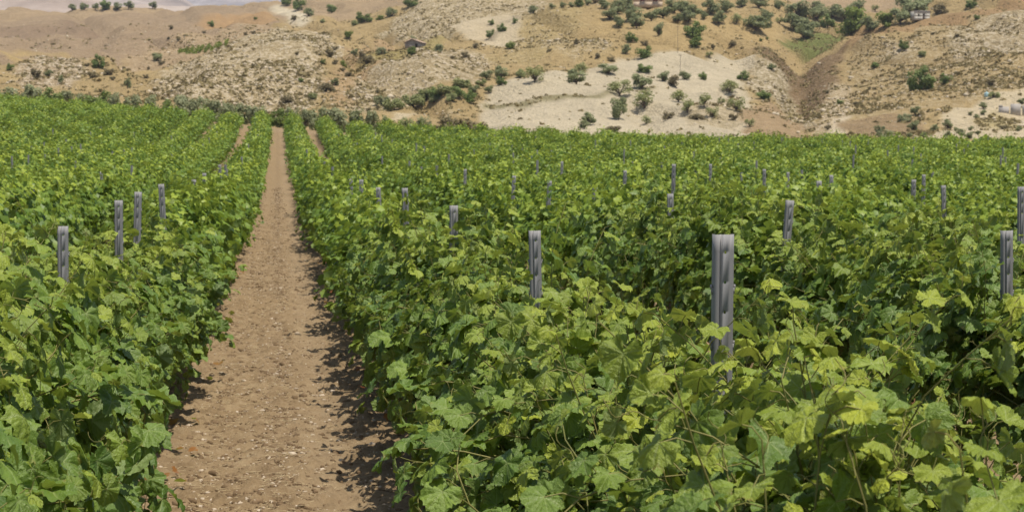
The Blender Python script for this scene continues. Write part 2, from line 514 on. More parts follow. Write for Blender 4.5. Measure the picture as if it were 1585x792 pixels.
# pale dirt track winding over the upper left slope
trk = wpoly([(426, 9), (436, 16), (452, 22), (462, 28), (468, 35)])
dmin = np.full(n, 1e9)
for a, b in zip(trk[:-1], trk[1:]):
    ab = b - a
    t = np.clip(((hx - a[0]) * ab[0] + (hy - a[1]) * ab[1]) / (ab @ ab + 1e-9), 0, 1)
    dmin = np.minimum(dmin, np.hypot(hx - a[0] - t * ab[0], hy - a[1] - t * ab[1]))
colr[dmin < 3.0] = (.50, .42, .32); rock[dmin < 3.0] = 0
sh = XH.shape


def blur2(a):
    a = a.reshape(sh)
    b = a.copy()
    b[1:-1, 1:-1] = (a[1:-1, 1:-1] * 2 + a[:-2, 1:-1] + a[2:, 1:-1] + a[1:-1, :-2] + a[1:-1, 2:]) / 6
    return b.ravel()


colr = colr * np.array([1.22, 1.27, 1.22])
colr = np.stack([blur2(colr[:, k]) for k in range(3)], -1)
rock_s = blur2(rock)
I = np.arange(sh[0] * sh[1]).reshape(sh)
Q = np.stack([I[:-1, :-1], I[:-1, 1:], I[1:, 1:], I[1:, :-1]], -1).reshape(-1, 4)
keepv = (hy > y_end(hx) + 1)
Q = Q[keepv[Q].any(1)]
m = NT('hill_ground')
at = m.node('ShaderNodeAttribute', attribute_name='ground_cover')
ra = m.node('ShaderNodeAttribute', attribute_name='stoniness')
p = m.pos()
n1_ = m.noise(.055, 5, .6, p); n2_ = m.noise(.45, 5, .65, p); n3_ = m.noise(1.7, 4, .7, p)
c = m.mix(.45, at.outputs['Color'], m.mix(n1_, (.55, .52, .48), (1.42, 1.40, 1.34)), 'MULTIPLY')
c = m.mix(at.outputs['Alpha'], at.outputs['Color'], c)
c = m.mix(.55, c, m.mix(n2_, (.48, .48, .45), (1.46, 1.44, 1.40)), 'MULTIPLY')
n4_ = m.noise(2.6, 3, .75, p)
c = m.mix(.6, c, m.mix(n4_, (.35, .34, .30), (1.62, 1.60, 1.58)), 'MULTIPLY')
mp = m.node('ShaderNodeMapping'); mp.inputs['Scale'].default_value = (1.0, .55, 1.6); m.link(p, mp.inputs['Vector'])
vo = m.node('ShaderNodeTexVoronoi'); vo.inputs['Scale'].default_value = .95; m.link(mp.outputs[0], vo.inputs['Vector'])
n5_ = m.noise(1.35, 4, .7, mp.outputs[0])
stones = m.math('MULTIPLY', m.math('SUBTRACT', m.math('ADD', n5_, m.math('MULTIPLY', n2_, .5)), .74, clamp=True), 9.0, clamp=True)
stones = m.math('MULTIPLY', stones, ra.outputs['Fac'])
c = m.mix(m.math('MULTIPLY', stones, .95), c, (.58, .485, .34))
gaps = m.math('MULTIPLY', m.math('MULTIPLY', m.math('SUBTRACT', .47, n5_, clamp=True), 8.0, clamp=True), ra.outputs['Fac'])
c = m.mix(m.math('MULTIPLY', gaps, .8), c, (.17, .135, .065))
m.base(c, .95, .1)
m.bump(m.math('ADD', n2_, m.math('MULTIPLY', n5_, .9)), 1.0, 1.1)
M['hill'] = m.m
tag(add('hillside', make_mesh('hillside', np.stack([XH, YH, ZH], -1).reshape(-1, 3), [Q], True, {
    'ground_cover': ('FLOAT_COLOR', np.concatenate([colr, np.ones((n, 1))], 1)),
    'stoniness': ('FLOAT_COLOR', np.repeat(rock_s[:, None], 4, 1))}), M['hill']),
    'dry golden hillside with stony slopes and pale ploughed plots', None, None, 'structure')

# the air: one closed box of thin even haze around everything
m = bpy.data.materials.new('haze_air'); m.use_nodes = True
m.node_tree.nodes.clear()
vo_ = m.node_tree.nodes.new('ShaderNodeOutputMaterial'); pv = m.node_tree.nodes.new('ShaderNodeVolumePrincipled')
pv.inputs['Color'].default_value = (.72, .83, 1.0, 1); pv.inputs['Density'].default_value = .00009; pv.inputs['Anisotropy'].default_value = .0
m.node_tree.links.new(pv.outputs[0], vo_.inputs['Volume'])
hb = MB(); hb.box((0, 0, 420), (26000, 26000, 970))
hz_ = tag(hb.build('haze', m, None, False), 'thin pale summer haze over the whole valley', 'haze', None, 'stuff')

# far mountains, several ranges deep
m = NT('mountain_rock')
p = m.pos()
c = m.ramp(m.noise(.006, 8, .65, p), [(.35, (.22, .165, .125)), (.5, (.34, .26, .20)), (.68, (.50, .41, .33))])
m.base(c, .95, .1)
M['mountain'] = m.m
for d0, dep, prof, sd in ((2600, 900, [(-700, 2), (0, -6), (90, -16), (135, -4), (200, 12), (600, 24), (1700, 40)], 4),
                          (4800, 1500, [(-700, 14), (60, 12), (150, 4), (215, -14), (285, -8), (320, 12), (700, 22), (1700, 40)], 5),
                          (9000, 2500, [(-700, 10), (120, 6), (250, 4), (300, 7), (345, 5), (420, 6), (700, 10), (1700, 8)], 6)):
    uu = np.arange(-700, 1700, 4.0); tt = np.linspace(-1, 1, 41)
    Um, Tm = np.meshgrid(uu, tt)
    Ym = d0 + dep * Tm
    crest = CZ + (HOR - np.interp(uu, [a for a, b in prof], [b for a, b in prof])) * d0 / F
    Xm = (Um - VPX) / F * Ym
    base_z = -60.0
    prof_t = (1 - np.abs(Tm)) ** .85
    Zm = base_z + (crest[None] - base_z) * prof_t + (fbm(Xm / d0 * 9, Ym / d0 * 9, sd, 5) - .5) * d0 * .022 * (prof_t ** .5)
    I = np.arange(Um.size).reshape(Um.shape)
    Q = np.stack([I[:-1, :-1], I[:-1, 1:], I[1:, 1:], I[1:, :-1]], -1).reshape(-1, 4)
    tag(add('mountain', make_mesh('mountain', np.stack([Xm, Ym, Zm], -1).reshape(-1, 3), [Q]), M['mountain']), 'distant bare mountain range', None, None, 'structure')
# plain that carries the horizon all the way round
m = NT('plain_soil'); m.base(m.ramp(m.noise(.01, 6, .6, m.pos()), [(.3, (.28, .2, .12)), (.7, (.42, .32, .2))]), .95, .1)
pl = MB(); pl.raw([(-12900, -12900, -62), (12900, -12900, -62), (12900, 12900, -62), (-12900, 12900, -62)], [[[0, 1, 2, 3]]])
tag(pl.build('plain', m.m), 'dry plain below the hills', None, None, 'structure')


# ------------------------------------------------------------------ leaves
def norm(a):
    return a / (np.linalg.norm(a, axis=-1, keepdims=True) + 1e-9)


def leaf_template(lod):
    if lod == 0:
        key = [(0, .96), (6, .87), (11, .92), (19, .83), (27, .80), (33, .80), (38, .87), (44, .84), (52, .92), (59, .83), (65, .86), (72, .74), (79, .75), (86, .74), (92, .82), (99, .77), (108, .86), (116, .74), (124, .77), (133, .68), (142, .71), (152, .60), (166, .40)]
        a = [k[0] for k in key]; r = [k[1] for k in key]
        ang = np.array([-t for t in a[:0:-1]] + a, float); rad = np.array(r[:0:-1] + r)
        o = np.stack([rad * np.sin(np.radians(ang)), rad * np.cos(np.radians(ang))], -1)
        mid = o * .55
        P = np.concatenate([[[0, 0]], mid, o])
        N = len(o)
        i = np.arange(N - 1)
        tri = np.stack([np.zeros(N - 1, int), 1 + i + 1, 1 + i], -1)
        quad = np.stack([1 + i, 1 + i + 1, 1 + N + i + 1, 1 + N + i], -1)[:, ::1]
        return P, [tri, quad]
    if lod == 1:
        ang = np.array([-150, -108, -78, -50, -27, 0, 27, 50, 78, 108, 150.]); rad = np.array([.62, .84, .74, .96, .8, 1, .8, .96, .74, .84, .62])
        o = np.stack([rad * np.sin(np.radians(ang)), rad * np.cos(np.radians(ang))], -1)
        P = np.concatenate([[[0, 0]], o]); i = np.arange(len(o) - 1)
        return P, [np.stack([np.zeros(len(o) - 1, int), i + 2, i + 1], -1)]
    P = np.array([[0, -.35], [-.72, .15], [0, 1.0], [.72, .15], [0, .2]])
    return P, [np.array([[4, 0, 1], [4, 1, 2], [4, 2, 3], [4, 3, 0]])[:, ::-1]]


def leaves_mesh(rng, L, lod):
    """L: dict of arrays pos, nrm, tip, size, rand, young, dry -> verts, polys, attributes"""
    P, polys = leaf_template(lod)
    n = len(L['pos']); v = len(P)
    x, y = P[:, 0][None], P[:, 1][None]
    rr = np.hypot(x, y); ph = np.arctan2(x, y)
    fold = rng.uniform(-.2, .55, (n, 1)); droop = rng.uniform(.02, .58, (n, 1)); rip = rng.uniform(.04, .16, (n, 1)); k = rng.uniform(0, 6.3, (n, 1))
    z = fold * np.abs(x) - droop * rr ** 2 + rip * np.sin(5 * ph + k) * rr ** 2 * 1.3 + rng.normal(0, .045 if lod == 0 else .03, (n, v)) * (rr > .3)
    s = (L['size'] / 1.45)[:, None]
    xx = x * s * rng.uniform(.88, 1.1, (n, 1)); yy_ = y * s; zz = z * s
    nr = L['nrm']; tp = L['tip']
    sd = np.cross(tp, nr)
    V = L['pos'][:, None] + xx[..., None] * sd[:, None] + yy_[..., None] * tp[:, None] + zz[..., None] * nr[:, None]
    off = (np.arange(n) * v)[:, None, None]
    PP = [(p[None] + off).reshape(-1, p.shape[1]) for p in polys]
    at = np.zeros((n, v, 4)); at[..., 0] = L['rand'][:, None]; at[..., 1] = L['young'][:, None]; at[..., 2] = L['dry'][:, None]; at[..., 3] = 1
    uv = np.zeros((n, v, 3)); uv[..., 0] = x; uv[..., 1] = y; uv[..., 2] = (k * 3)
    return V.reshape(-1, 3), PP, at.reshape(-1, 4), uv.reshape(-1, 3)


def grow_vine(rng, shoots=72, tall=1.0, wide=1.0, yellow=1.0):
    pos, nrm, tip, size, young, dry, lines, pet = [], [], [], [], [], [], [], []
    for s in range(shoots):
        p = np.array([rng.normal(0, .07), (np.clip(rng.normal(0, .31), -.62, .62) if tall == 1.0 else rng.uniform(-.66, .66)), rng.uniform(.62, .90)])
        free = rng.random() < .55
        side = rng.choice([-1, 1])
        if free:
            d = np.array([side * rng.uniform(.5, 1.2) * wide, rng.normal(0, .4), rng.uniform(.1, 1.0)])
            ln = rng.uniform(.55, 1.15)
            grav = rng.uniform(.045, .12)
        else:
            d = np.array([side * abs(rng.normal(0, .30)), rng.normal(0, .25), 1.0])
            ln = (rng.uniform(.38, .74) if rng.random() < (.82 if tall == 1.0 else .99) else rng.uniform(.6, .88)) * tall
            grav = rng.uniform(.02, .08)
        d = norm(d); pts = [p.copy()]
        m_ = int(ln / .05)
        for i in range(m_):
            d = d + np.array([rng.normal(0, .10), rng.normal(0, .10), rng.normal(0, .06) - grav])
            if not free and p[2] < 1.15 and abs(p[0]) > .24:
                d[0] -= np.sign(p[0]) * .25
            if abs(p[0]) > .40 * wide:
                d[0] -= np.sign(p[0]) * .30
            if p[2] < .30:
                d[2] += .3
            d = norm(d); p = p + d * .05; pts.append(p.copy())
            t = i / m_
            if i % 1 == 0 and i > 0 and rng.random() < .93:
                out = np.array([np.sign(p[0]) * min(1, abs(p[0]) / .28), 0, 0])
                pd = norm(rng.normal(0, .8, 3) + out * .8 + np.array([0, 0, .35]))
                q = p + pd * rng.uniform(.04, .11) * (1 - .5 * t)
                upw = .75 if q[2] > .95 else .45
                nn = norm(out * rng.uniform(.2, 1.0) + np.array([0.10, -.16, upw]) + rng.normal(0, .36, 3))
                tt = np.array([out[0] * .5 + pd[0] * .4, pd[1] * .6, -.55]) + rng.normal(0, .35, 3)
                tt = norm(tt - nn * (tt @ nn))
                yg = max(0, t - .60) / .40 if not free else max(0, t - .8) / .2 * .8
                sz = rng.uniform(.080, .136) * (1.0 if tall == 1.0 else .76) * (1 - .5 * max(0, t - .7) / .3)
                pos.append(q); nrm.append(nn); tip.append(tt); size.append(sz)
                young.append(np.clip(yg * yellow * rng.uniform(.4, 1.0) + (rng.random() < .045) * .45, 0, 1)); dry.append(1.0 * (rng.random() < .012 and q[2] < .7))
                pet.append((p.copy(), q.copy()))
        lines.append(np.array(pts))
    L = dict(pos=np.array(pos), nrm=np.array(nrm), tip=np.array(tip), size=np.array(size), young=np.array(young), dry=np.array(dry))
    L['rand'] = rng.beta(1.6, 1.8, len(pos))
    return L, lines, pet


NV = 7
protos = []
for k in range(NV):
    rng = np.random.default_rng(140 + k)
    tall = 1.0 if k < 5 else 1.10
    L, lines, pet = grow_vine(rng, 74 if k < 5 else 190, tall, 1.0 if k < 5 else 1.08, 1.0 if k < 5 else 1.25)
    d = {'L': L}
    V, PP, at, uv = leaves_mesh(rng, L, 0)
    d['near'] = make_mesh('foliage', V, PP, True, {'leaf': ('FLOAT_COLOR', at), 'leaf_uv': ('FLOAT_VECTOR', uv)})
    d['near'].materials.append(M['leaf'])
    V, PP, at, uv = leaves_mesh(rng, L, 1)
    d['mid'] = make_mesh('foliage', V, PP, True, {'leaf': ('FLOAT_COLOR', at)})
    d['mid'].materials.append(M['leaf_far'])
    mb = MB()
    for ln in lines:
        mb.tube(ln[::2], np.linspace(.0036, .0013, len(ln[::2])), 4)
    for a, b in pet:
        mb.tube(np.array([a, (a + b) / 2 + [0, 0, .008], b]), .0014, 3)
    for ln in lines[::3]:                      # tendrils curling off the shoot tips
        t0 = ln[-2]; dr = norm(ln[-1] - ln[-3]); sd = norm(np.cross(dr, rng.normal(0, 1, 3)))
        s = np.linspace(0, 1, 12)[:, None]
        up_ = np.cross(dr, sd)
        mb.tube(t0 + dr * s * .10 + (sd * np.cos(s * 9) + up_ * np.sin(s * 9)) * .016 * s, .0011, 3)
    me = mb.build('cane', M['cane']); d['cane'] = me.data; bpy.data.objects.remove(me)
    tb = MB()
    zz = np.linspace(-.05, .68, 8)
    tb.tube(np.stack([.03 * np.sin(zz * 7 + k), .03 * np.cos(zz * 5 + k), zz], -1), np.linspace(.034, .026, 8) + rng.normal(0, .003, 8), 8)
    for sgn in (-1, 1):
        s = np.linspace(0, 1, 6)
        tb.tube(np.stack([.03 * np.sin(s * 5), sgn * s * .55, .66 + .08 * np.sin(s * 2.4)], -1), np.linspace(.024, .012, 6), 6)
    me = tb.build('trunk', M['bark']); d['trunk'] = me.data; bpy.data.objects.remove(me)
    protos.append(d)

ORD = ['first', 'second', 'third', 'fourth', 'fifth', 'sixth', 'seventh', 'eighth', 'ninth', 'tenth', 'eleventh', 'twelfth', 'thirteenth', 'fourteenth', 'fifteenth', 'sixteenth', 'seventeenth', 'eighteenth', 'nineteenth', 'twentieth']
TENS = {2: 'twenty', 3: 'thirty', 4: 'forty', 5: 'fifty', 6: 'sixty', 7: 'seventy', 8: 'eighty', 9: 'ninety'}
TENTH = {3: 'thirtieth', 4: 'fortieth', 5: 'fiftieth', 6: 'sixtieth', 7: 'seventieth', 8: 'eightieth', 9: 'ninetieth'}


def ordinal(i):                                # 0-based
    if i < 20:
        return ORD[i]
    n_ = i + 1
    return TENTH[n_ // 10] if n_ % 10 == 0 else TENS[n_ // 10] + '-' + ORD[n_ % 10 - 1]


ROWS = [(-1, k) for k in range(0, 18)] + [(1, k) for k in range(0, 28)]


def row_x(side, k):
    return side * (1.2 + 2.4 * k)


def row_name(side, k):
    s = 'left' if side < 0 else 'right'
    if k == 0:
        return "the row along the path's %s edge" % s
    return 'the %s vine row %s of the path' % (ordinal(k), s)


def row_short(side, k):
    return '%s row %s of path' % (ORD[k], 'left' if side < 0 else 'right')


cands = []
for side, k in ROWS:
    x0 = row_x(side, k)
    yv = 2.7 + RNG.uniform(0, .6)
    while yv < 205:
        xx = x0 + RNG.normal(0, .05)
        if yv < y_end(xx) - 1.5 and (RNG.random() > .035 or (k == 0 and yv < 12)):
            z = float(terrain(xx, yv))
            u, v = project((xx, yv, z + 1.0))
            kk = F / yv
            if -1.6 * kk < u < W0 + 1.6 * kk and v < H0 + 1.2 * kk:
                inframe = -.85 * kk < u < W0 + .85 * kk
                cands.append((yv * math.hypot(1, xx / yv), side, k, xx, yv, z, inframe))
        yv += (.92 if k == 0 and yv < 7 else 1.1) + RNG.normal(0, .05)
cands.sort()
near = [c for c in cands if c[6]][:300]
near_d = near[-1][0]
rest = [c for c in cands if not c[6] or c[0] > near_d]
count = {}
for i, (dist, side, k, x, y, z, inframe) in enumerate(near):
    pk = int(RNG.integers(0, 5))
    if side > 0 and k == 0 and y < 5.6:
        pk = 5 + (i % 2)
    d = protos[pk]
    idx = count.get((side, k), 0)
    count[(side, k)] = idx + 1
    root = empty('grapevine', (x, y, z + .02), math.pi * RNG.integers(0, 2) + RNG.normal(0, .10))
    sx = RNG.uniform(.92, 1.10); sz = (.80 + .42 * float(fbm(y / 3.5, k * 9.7 + side * 31, 55, 2))) * RNG.uniform(.95, 1.05)
    if k == 0 and side > 0 and 3.9 <= y < 7.0:
        sz = 1.08 if y < 5.2 else 1.02
    if k == 0 and side > 0 and y < 4.6:
        sz = 1.15 if y < 3.6 else 1.05; sx = 1.10
    root.scale = (sx, RNG.uniform(.95, 1.1), sz)
    lab = '%s grapevine from the front in %s' % (ordinal(idx), row_name(side, k))
    if pk >= 5:
        lab = lab.replace('grapevine from the front', 'tall yellow-tipped grapevine from front')
    tag(root, lab, 'grapevine', 'grapevines trained in parallel rows')
    nearby = dist < 19
    add('foliage', d['near'] if nearby else d['mid'], None, root)
    add('trunk', d['trunk'], None, root)
    if nearby:
        add('cane', d['cane'], None, root)
# everything farther off reads as one green mass: ONE object
VV, AA, T4, T3 = [], [], [], []
nv = 0
far_vines = rest
libs = {}
for k in range(5):
    rng = np.random.default_rng(500 + k)
    L = protos[k]['L']
    libs[(k, 2)] = leaves_mesh(rng, L, 1)
    for tier, (num, gain) in enumerate(((620, 1.25), (360, 1.6))):
        sel = rng.permutation(len(L['pos']))[:num]
        Ls = {q: a[sel].copy() for q, a in L.items()}
        Ls['size'] = Ls['size'] * gain
        libs[(k, tier)] = leaves_mesh(rng, Ls, 2)
for (dist, side, k, x, y, z, inframe) in far_vines:
    V, PP, at, uv = libs[(int(RNG.integers(0, 5)), 2 if dist < near_d else 0 if dist < 100 else 1)]
    a = math.pi * RNG.integers(0, 2) + RNG.normal(0, .12)
    ca, sa = math.cos(a), math.sin(a)
    V2 = V.copy()
    V2[:, 0] = (V[:, 0] * ca - V[:, 1] * sa) * RNG.uniform(.95, 1.15) * (1.0 if k == 0 else 1.22 if side < 0 else 1.04) + x
    V2[:, 1] = V[:, 0] * sa + V[:, 1] * ca + y
    V2[:, 2] = V[:, 2] * (.66 + .70 * float(fbm(y / 3.0, k * 9.7 + side * 31, 55, 2))) * RNG.uniform(.93, 1.07) + z
    at2 = at.copy(); at2[:, 0] = np.clip(at2[:, 0] + RNG.normal(0, .16) + (float(fbm(x / 9, y / 9, 88, 2)) - .5) * .5, 0, 1); at2[:, 1] = np.clip(at2[:, 1] * RNG.uniform(.5, 1.8), 0, 1)
    VV.append(V2); AA.append(at2); (T3 if dist < near_d else T4).append(PP[0] + nv); nv += len(V2)
tag(add('vineyard_rows', make_mesh('vineyard_rows', np.concatenate(VV), [np.concatenate(t) for t in (T4, T3) if t], True, {'leaf': ('FLOAT_COLOR', np.concatenate(AA))}), M['leaf_far']),
    'far rows of the vineyard merging into one green mass', 'vineyard', None, 'stuff')

# ------------------------------------------------------------------ steel posts
mm = .001
prof = np.array([(-28, 30), (-28, 4), (-25, 0), (-16, 0), (-13, 7), (-9, 7), (-6, 0), (-1, 0), (5, 0), (15, 0), (18, 5), (25, 5), (28, 8), (28, 30)]) * mm


def post_mesh(h=1.62, detail=True):
    zs = [-.3, 0.0]
    z = .3
    rows_hole = []
    if detail:
        for hz in (h - .62, h - .42, h - .22, h - .135, h - .05):
            zs += [hz - .004, hz + .004]; rows_hole.append(len(zs) - 2)
    zs.append(h)
    zs = np.array(zs)
    V = np.array([[(px, py, zv) for px, py in prof] for zv in zs]).reshape(-1, 3)
    nP = len(prof)
    F4 = []
    for r_ in range(len(zs) - 1):
        for c_ in range(nP - 1):
            if r_ in rows_hole and c_ == 7:
                continue
            a = r_ * nP + c_
            F4.append((a, a + 1, a + nP + 1, a + nP))
    mb = MB(); mb.raw(V, [F4])
    if detail:                                 # wire hooks pressed out of both flanges
        for hz in np.arange(.5, h - .05, .16):
            for sx in (-1, 1):
                mb.box((sx * .0305, .016, hz), (.004, .010, .018)); mb.box((sx * .0335, .016, hz + .011), (.0035, .009, .012))
    return mb


P_ = post_mesh().build('post', M['steel'], None, False)
sol = P_.modifiers.new('thickness', 'SOLIDIFY'); sol.thickness = .0022; sol.offset = 0
dg = bpy.context.evaluated_depsgraph_get()
post_me = bpy.data.meshes.new_from_object(P_.evaluated_get(dg)); post_me.name = 'vineyard_post'
bpy.data.objects.remove(P_)
P2 = post_mesh(detail=False).build('post', M['steel'], None, False)
post_far = P2.data; post_far.name = 'vineyard_post_plain'; bpy.data.objects.remove(P2)

POSTS = []   # seen posts: (photo px of the top, py of the top, side, row)
for side, k, pts in (
    (1, 0, [(1122, 363), (828, 357), (703, 318), (627, 291), (585, 290), (559, 278), (543, 277), (515, 258), (502, 250)]),
    (1, 1, [(1560, 357), (1224, 310), (1038, 300), (922, 287), (851, 280), (796, 272), (720, 262), (676, 256)]),
    (1, 2, [(1582, 289), (1268, 280), (1043, 254), (968, 264), (870, 250), (832, 248)]),
    (1, 3, [(1461, 287), (1415, 278), (1287, 271), (1183, 262), (1100, 254)]),
    (-1, 0, [(97, 350), (183, 310), (213, 297), (249, 285), (300, 278), (316, 268), (340, 255)]),
    (-1, 1, [(50, 285), (157, 266), (204, 256)]),
):
    for px, py in pts:
        dr = ray(px, py)
        xr = row_x(side, k) + (.05 if side > 0 else 0.02)
        t = xr / dr[0]
        POSTS.append((side, k, xr, dr[1] * t, CZ + dr[2] * t))
seen = {}
for side, k, x, y, zt in POSTS:
    seen.setdefault((side, k), []).append(y)
for side, k in ROWS:
    ymax = max(seen.get((side, k), [0.0]))
    y = ymax + 4.3 if ymax else RNG.uniform(6, 10)
    if abs(row_x(side, k)) > 1 and ymax == 0:
        while project((row_x(side, k), y, 1.5))[0] > W0 + 30 or project((row_x(side, k), y, 1.5))[0] < -30:
            y += 4.3
    while y < min(120, float(y_end(row_x(side, k))) - 3):
        x = row_x(side, k) + RNG.normal(0, .05)
        if RNG.random() < .5:
            POSTS.append((side, k, x, y, float(terrain(x, y)) + RNG.uniform(1.42, 1.66)))
        y += 4.3 + RNG.normal(0, .2)
POSTS = [q for q in POSTS if -25 < project((q[2], q[3], q[4]))[0] < W0 + 25]
POSTS.sort(key=lambda q: q[3])
pc = {}
made = 0
SPECIAL = {(1, 0, 0): 'large grey steel post with punched holes, nearest of all, at right of centre',
           (1, 0, 1): 'short grey steel post peeking out just left of the nearest large post',
           (1, 1, 0): 'tall grey steel post close to the right edge, in second vine row',
           (-1, 0, 0): 'grey steel post with small dark holes, nearest one left of the path'}
for side, k, x, y, zt in POSTS:
    i = pc.get((side, k), 0); pc[(side, k)] = i + 1
    made += 1
    if made > 295:
        break
    g = float(terrain(x, y))
    o = add('vineyard_post', post_me if y < 40 else post_far, M['steel'])
    lean = .35 if (side, k, i) == (1, 0, 0) else 1.0
    o.rotation_euler = (lean * RNG.normal(0, .02), lean * RNG.normal(0, .028), RNG.normal(0, .12) - .05)
    top = o.rotation_euler.to_matrix() @ mathutils.Vector((0, 0, 1.62))
    o.location = (x - top.x, y - top.y, zt - top.z)
    lab = SPECIAL.get((side, k, i), '%s grey steel post from the front in %s' % (ordinal(i), row_name(side, k)))
    tag(o, lab, 'post', 'steel posts standing along the vine rows')

# ------------------------------------------------------------------ loose matter on the path
def blobs(rng, pts, size, flat, seed_shape=6):
    """many irregular little stones in one mesh"""
    t = (1 + 5 ** .5) / 2
    ico = norm(np.array([(-1, t, 0), (1, t, 0), (-1, -t, 0), (1, -t, 0), (0, -1, t), (0, 1, t), (0, -1, -t), (0, 1, -t), (t, 0, -1), (t, 0, 1), (-t, 0, -1), (-t, 0, 1)], float))
    fc = np.array([(0, 11, 5), (0, 5, 1), (0, 1, 7), (0, 7, 10), (0, 10, 11), (1, 5, 9), (5, 11, 4), (11, 10, 2), (10, 7, 6), (7, 1, 8), (3, 9, 4), (3, 4, 2), (3, 2, 6), (3, 6, 8), (3, 8, 9), (4, 9, 5), (2, 4, 11), (6, 2, 10), (8, 6, 7), (9, 8, 1)])
    n = len(pts)
    V = ico[None] * rng.uniform(.65, 1.2, (n, 12, 1))
    a = rng.uniform(0, 6.3, n); ca, sa = np.cos(a)[:, None], np.sin(a)[:, None]
    V = V * np.stack([np.ones(n), rng.uniform(.55, .9, n), np.full(n, flat)], -1)[:, None] * size[:, None, None]
    V = np.stack([V[..., 0] * ca - V[..., 1] * sa, V[..., 0] * sa + V[..., 1] * ca, V[..., 2]], -1) + pts[:, None]
    return V.reshape(-1, 3), (fc[None] + (np.arange(n) * 12)[:, None, None]).reshape(-1, 3)


def path_points(rng, n, y0=8.5, y1=75, xw=1.0):
    y = y0 * (y1 / y0) ** rng.random(n)
    x = np.where(rng.random(n) < .55, rng.normal(0, .45, n), np.where(rng.random(n) < .5, rng.normal(-.02, .09, n), rng.normal(-.42, .13, n)))
    x = np.clip(x, -xw, xw)
    z = terrain(x, y) + .07 * (1 - sstep(.0, .75, 1.2 - np.abs(x))) - .018 * np.exp(-((np.abs(x) - .34) / .13) ** 2) + (fbm(x * 9, y * 9, 31, 3) - .5) * .035
    return np.stack([x, y, z], -1)


rng = np.random.default_rng(7)
P = path_points(rng, 5500); V, T = blobs(rng, P, rng.gamma(1.6, .0048, len(P)) + .003, .5)
tag(add('gravel', make_mesh('gravel', V, [T], False), M['stone']), 'pale stones scattered over the dirt path', 'stones', None, 'stuff')
P = path_points(rng, 22000); V, T = blobs(rng, P, rng.gamma(1.5, .0052, len(P)) + .003, .75)
tag(add('soil_clods', make_mesh('soil_clods', V, [T], True), M['clod']), 'crumbly clods of dry soil over the path', 'clods', None, 'stuff')
P = path_points(rng, 4500); sb = MB()
for q in P:
    a = rng.uniform(0, 3.14); l_ = rng.uniform(.02, .09)
    s = np.linspace(-.5, .5, 4)[:, None]
    sb.tube(q + [0, 0, .012] + s * l_ * np.array([math.cos(a), math.sin(a), rng.normal(0, .08)]) + (s ** 2) * rng.normal(0, .05, 3) * [1, 1, 0], .0016, 3)
tag(sb.build('straw_litter', M['straw']), 'dry straw and twigs strewn over the path', 'straw', None, 'stuff')
# fallen leaves under the left row
P = path_points(rng, 130, 8.8, 40, 1.2)
P[:, 0] = np.where(rng.random(130) < .7, -1, 1) * rng.uniform(.55, 1.15, 130)
P[:, 2] = terrain(P[:, 0], P[:, 1]) + .06
nn = norm(rng.normal(0, .35, (130, 3)) + [0, 0, 1.0]); tt = rng.normal(0, 1, (130, 3)); tt = norm(tt - nn * (tt * nn).sum(1, keepdims=True))
V, PP, at, uv = leaves_mesh(rng, dict(pos=P, nrm=nn, tip=tt, size=rng.uniform(.05, .10, 130), rand=rng.random(130), young=np.zeros(130), dry=rng.uniform(.7, 1, 130)), 1)
tag(add('fallen_leaves', make_mesh('fallen_leaves', V, PP, True, {'leaf': ('FLOAT_COLOR', at)}), M['leaf_far']), 'reddish fallen vine leaves lying under the rows', 'dead leaves', None, 'stuff')


# ------------------------------------------------------------------ trees and shrubs
def tree_mesh(rng, w, h, clumps, nleaf, leaf, trunk_h, gap=.0, flat=.8):
    """crown as leaf clumps through a volume, unit size: width 1, height h/w"""
    cl = []
    for c in range(clumps):
        a = rng.uniform(0, 6.28); r = math.sqrt(rng.random()) * .36
        zc = trunk_h + (h - trunk_h) * rng.uniform(.10, .80) * (1 - .5 * r)
        cl.append((r * math.cos(a), r * math.sin(a), zc, rng.uniform(.13, .24)))
    pos, nrm = [], []
    per = nleaf // clumps
    for cx, cy, cz, rr in cl:
        d = norm(rng.normal(0, 1, (per, 3))); rad = rr * rng.uniform(.45, 1.05, (per, 1)) ** .7
        pp = np.array([cx, cy, cz]) + d * rad * [1, 1, flat]
        keep = pp[:, 2] > .02
        pos.append(pp[keep]); nrm.append(norm(d * .8 + rng.normal(0, .4, (per, 3)) + [.15, -.1, .75])[keep])
    pos = np.concatenate(pos); nrm = np.concatenate(nrm); n = len(pos)
    tt = rng.normal(0, 1, (n, 3)); tt = norm(tt - nrm * (tt * nrm).sum(1, keepdims=True))
    bright = np.clip(rng.beta(2, 2, n) * .7 + .3 * np.repeat(rng.random(1), n), 0, 1)
    V, PP, at, uv = leaves_mesh(rng, dict(pos=pos, nrm=nrm, tip=tt, size=leaf * rng.uniform(.6, 1.3, n), rand=bright, young=np.zeros(n), dry=np.zeros(n)), 2)
    crown = make_mesh('crown', V, PP, True, {'leaf': ('FLOAT_COLOR', at)})
    mb = MB()
    b = np.array([0, 0, -.06]); t_ = np.array([rng.normal(0, .03), rng.normal(0, .03), max(trunk_h, .1)])
    mb.tube(np.array([b, (b + t_) / 2 + rng.normal(0, .012, 3), t_]), np.array([.055, .042, .036]), 7)
    for cx, cy, cz, rr in cl:
        e = np.array([cx, cy, cz])
        mb.tube(np.array([t_, (t_ + e) / 2 + rng.normal(0, .03, 3), e]), np.array([.026, .016, .006]), 5)
    o = mb.build('trunk', M['bark']); tr = o.data; bpy.data.objects.remove(o)
    return crown, tr


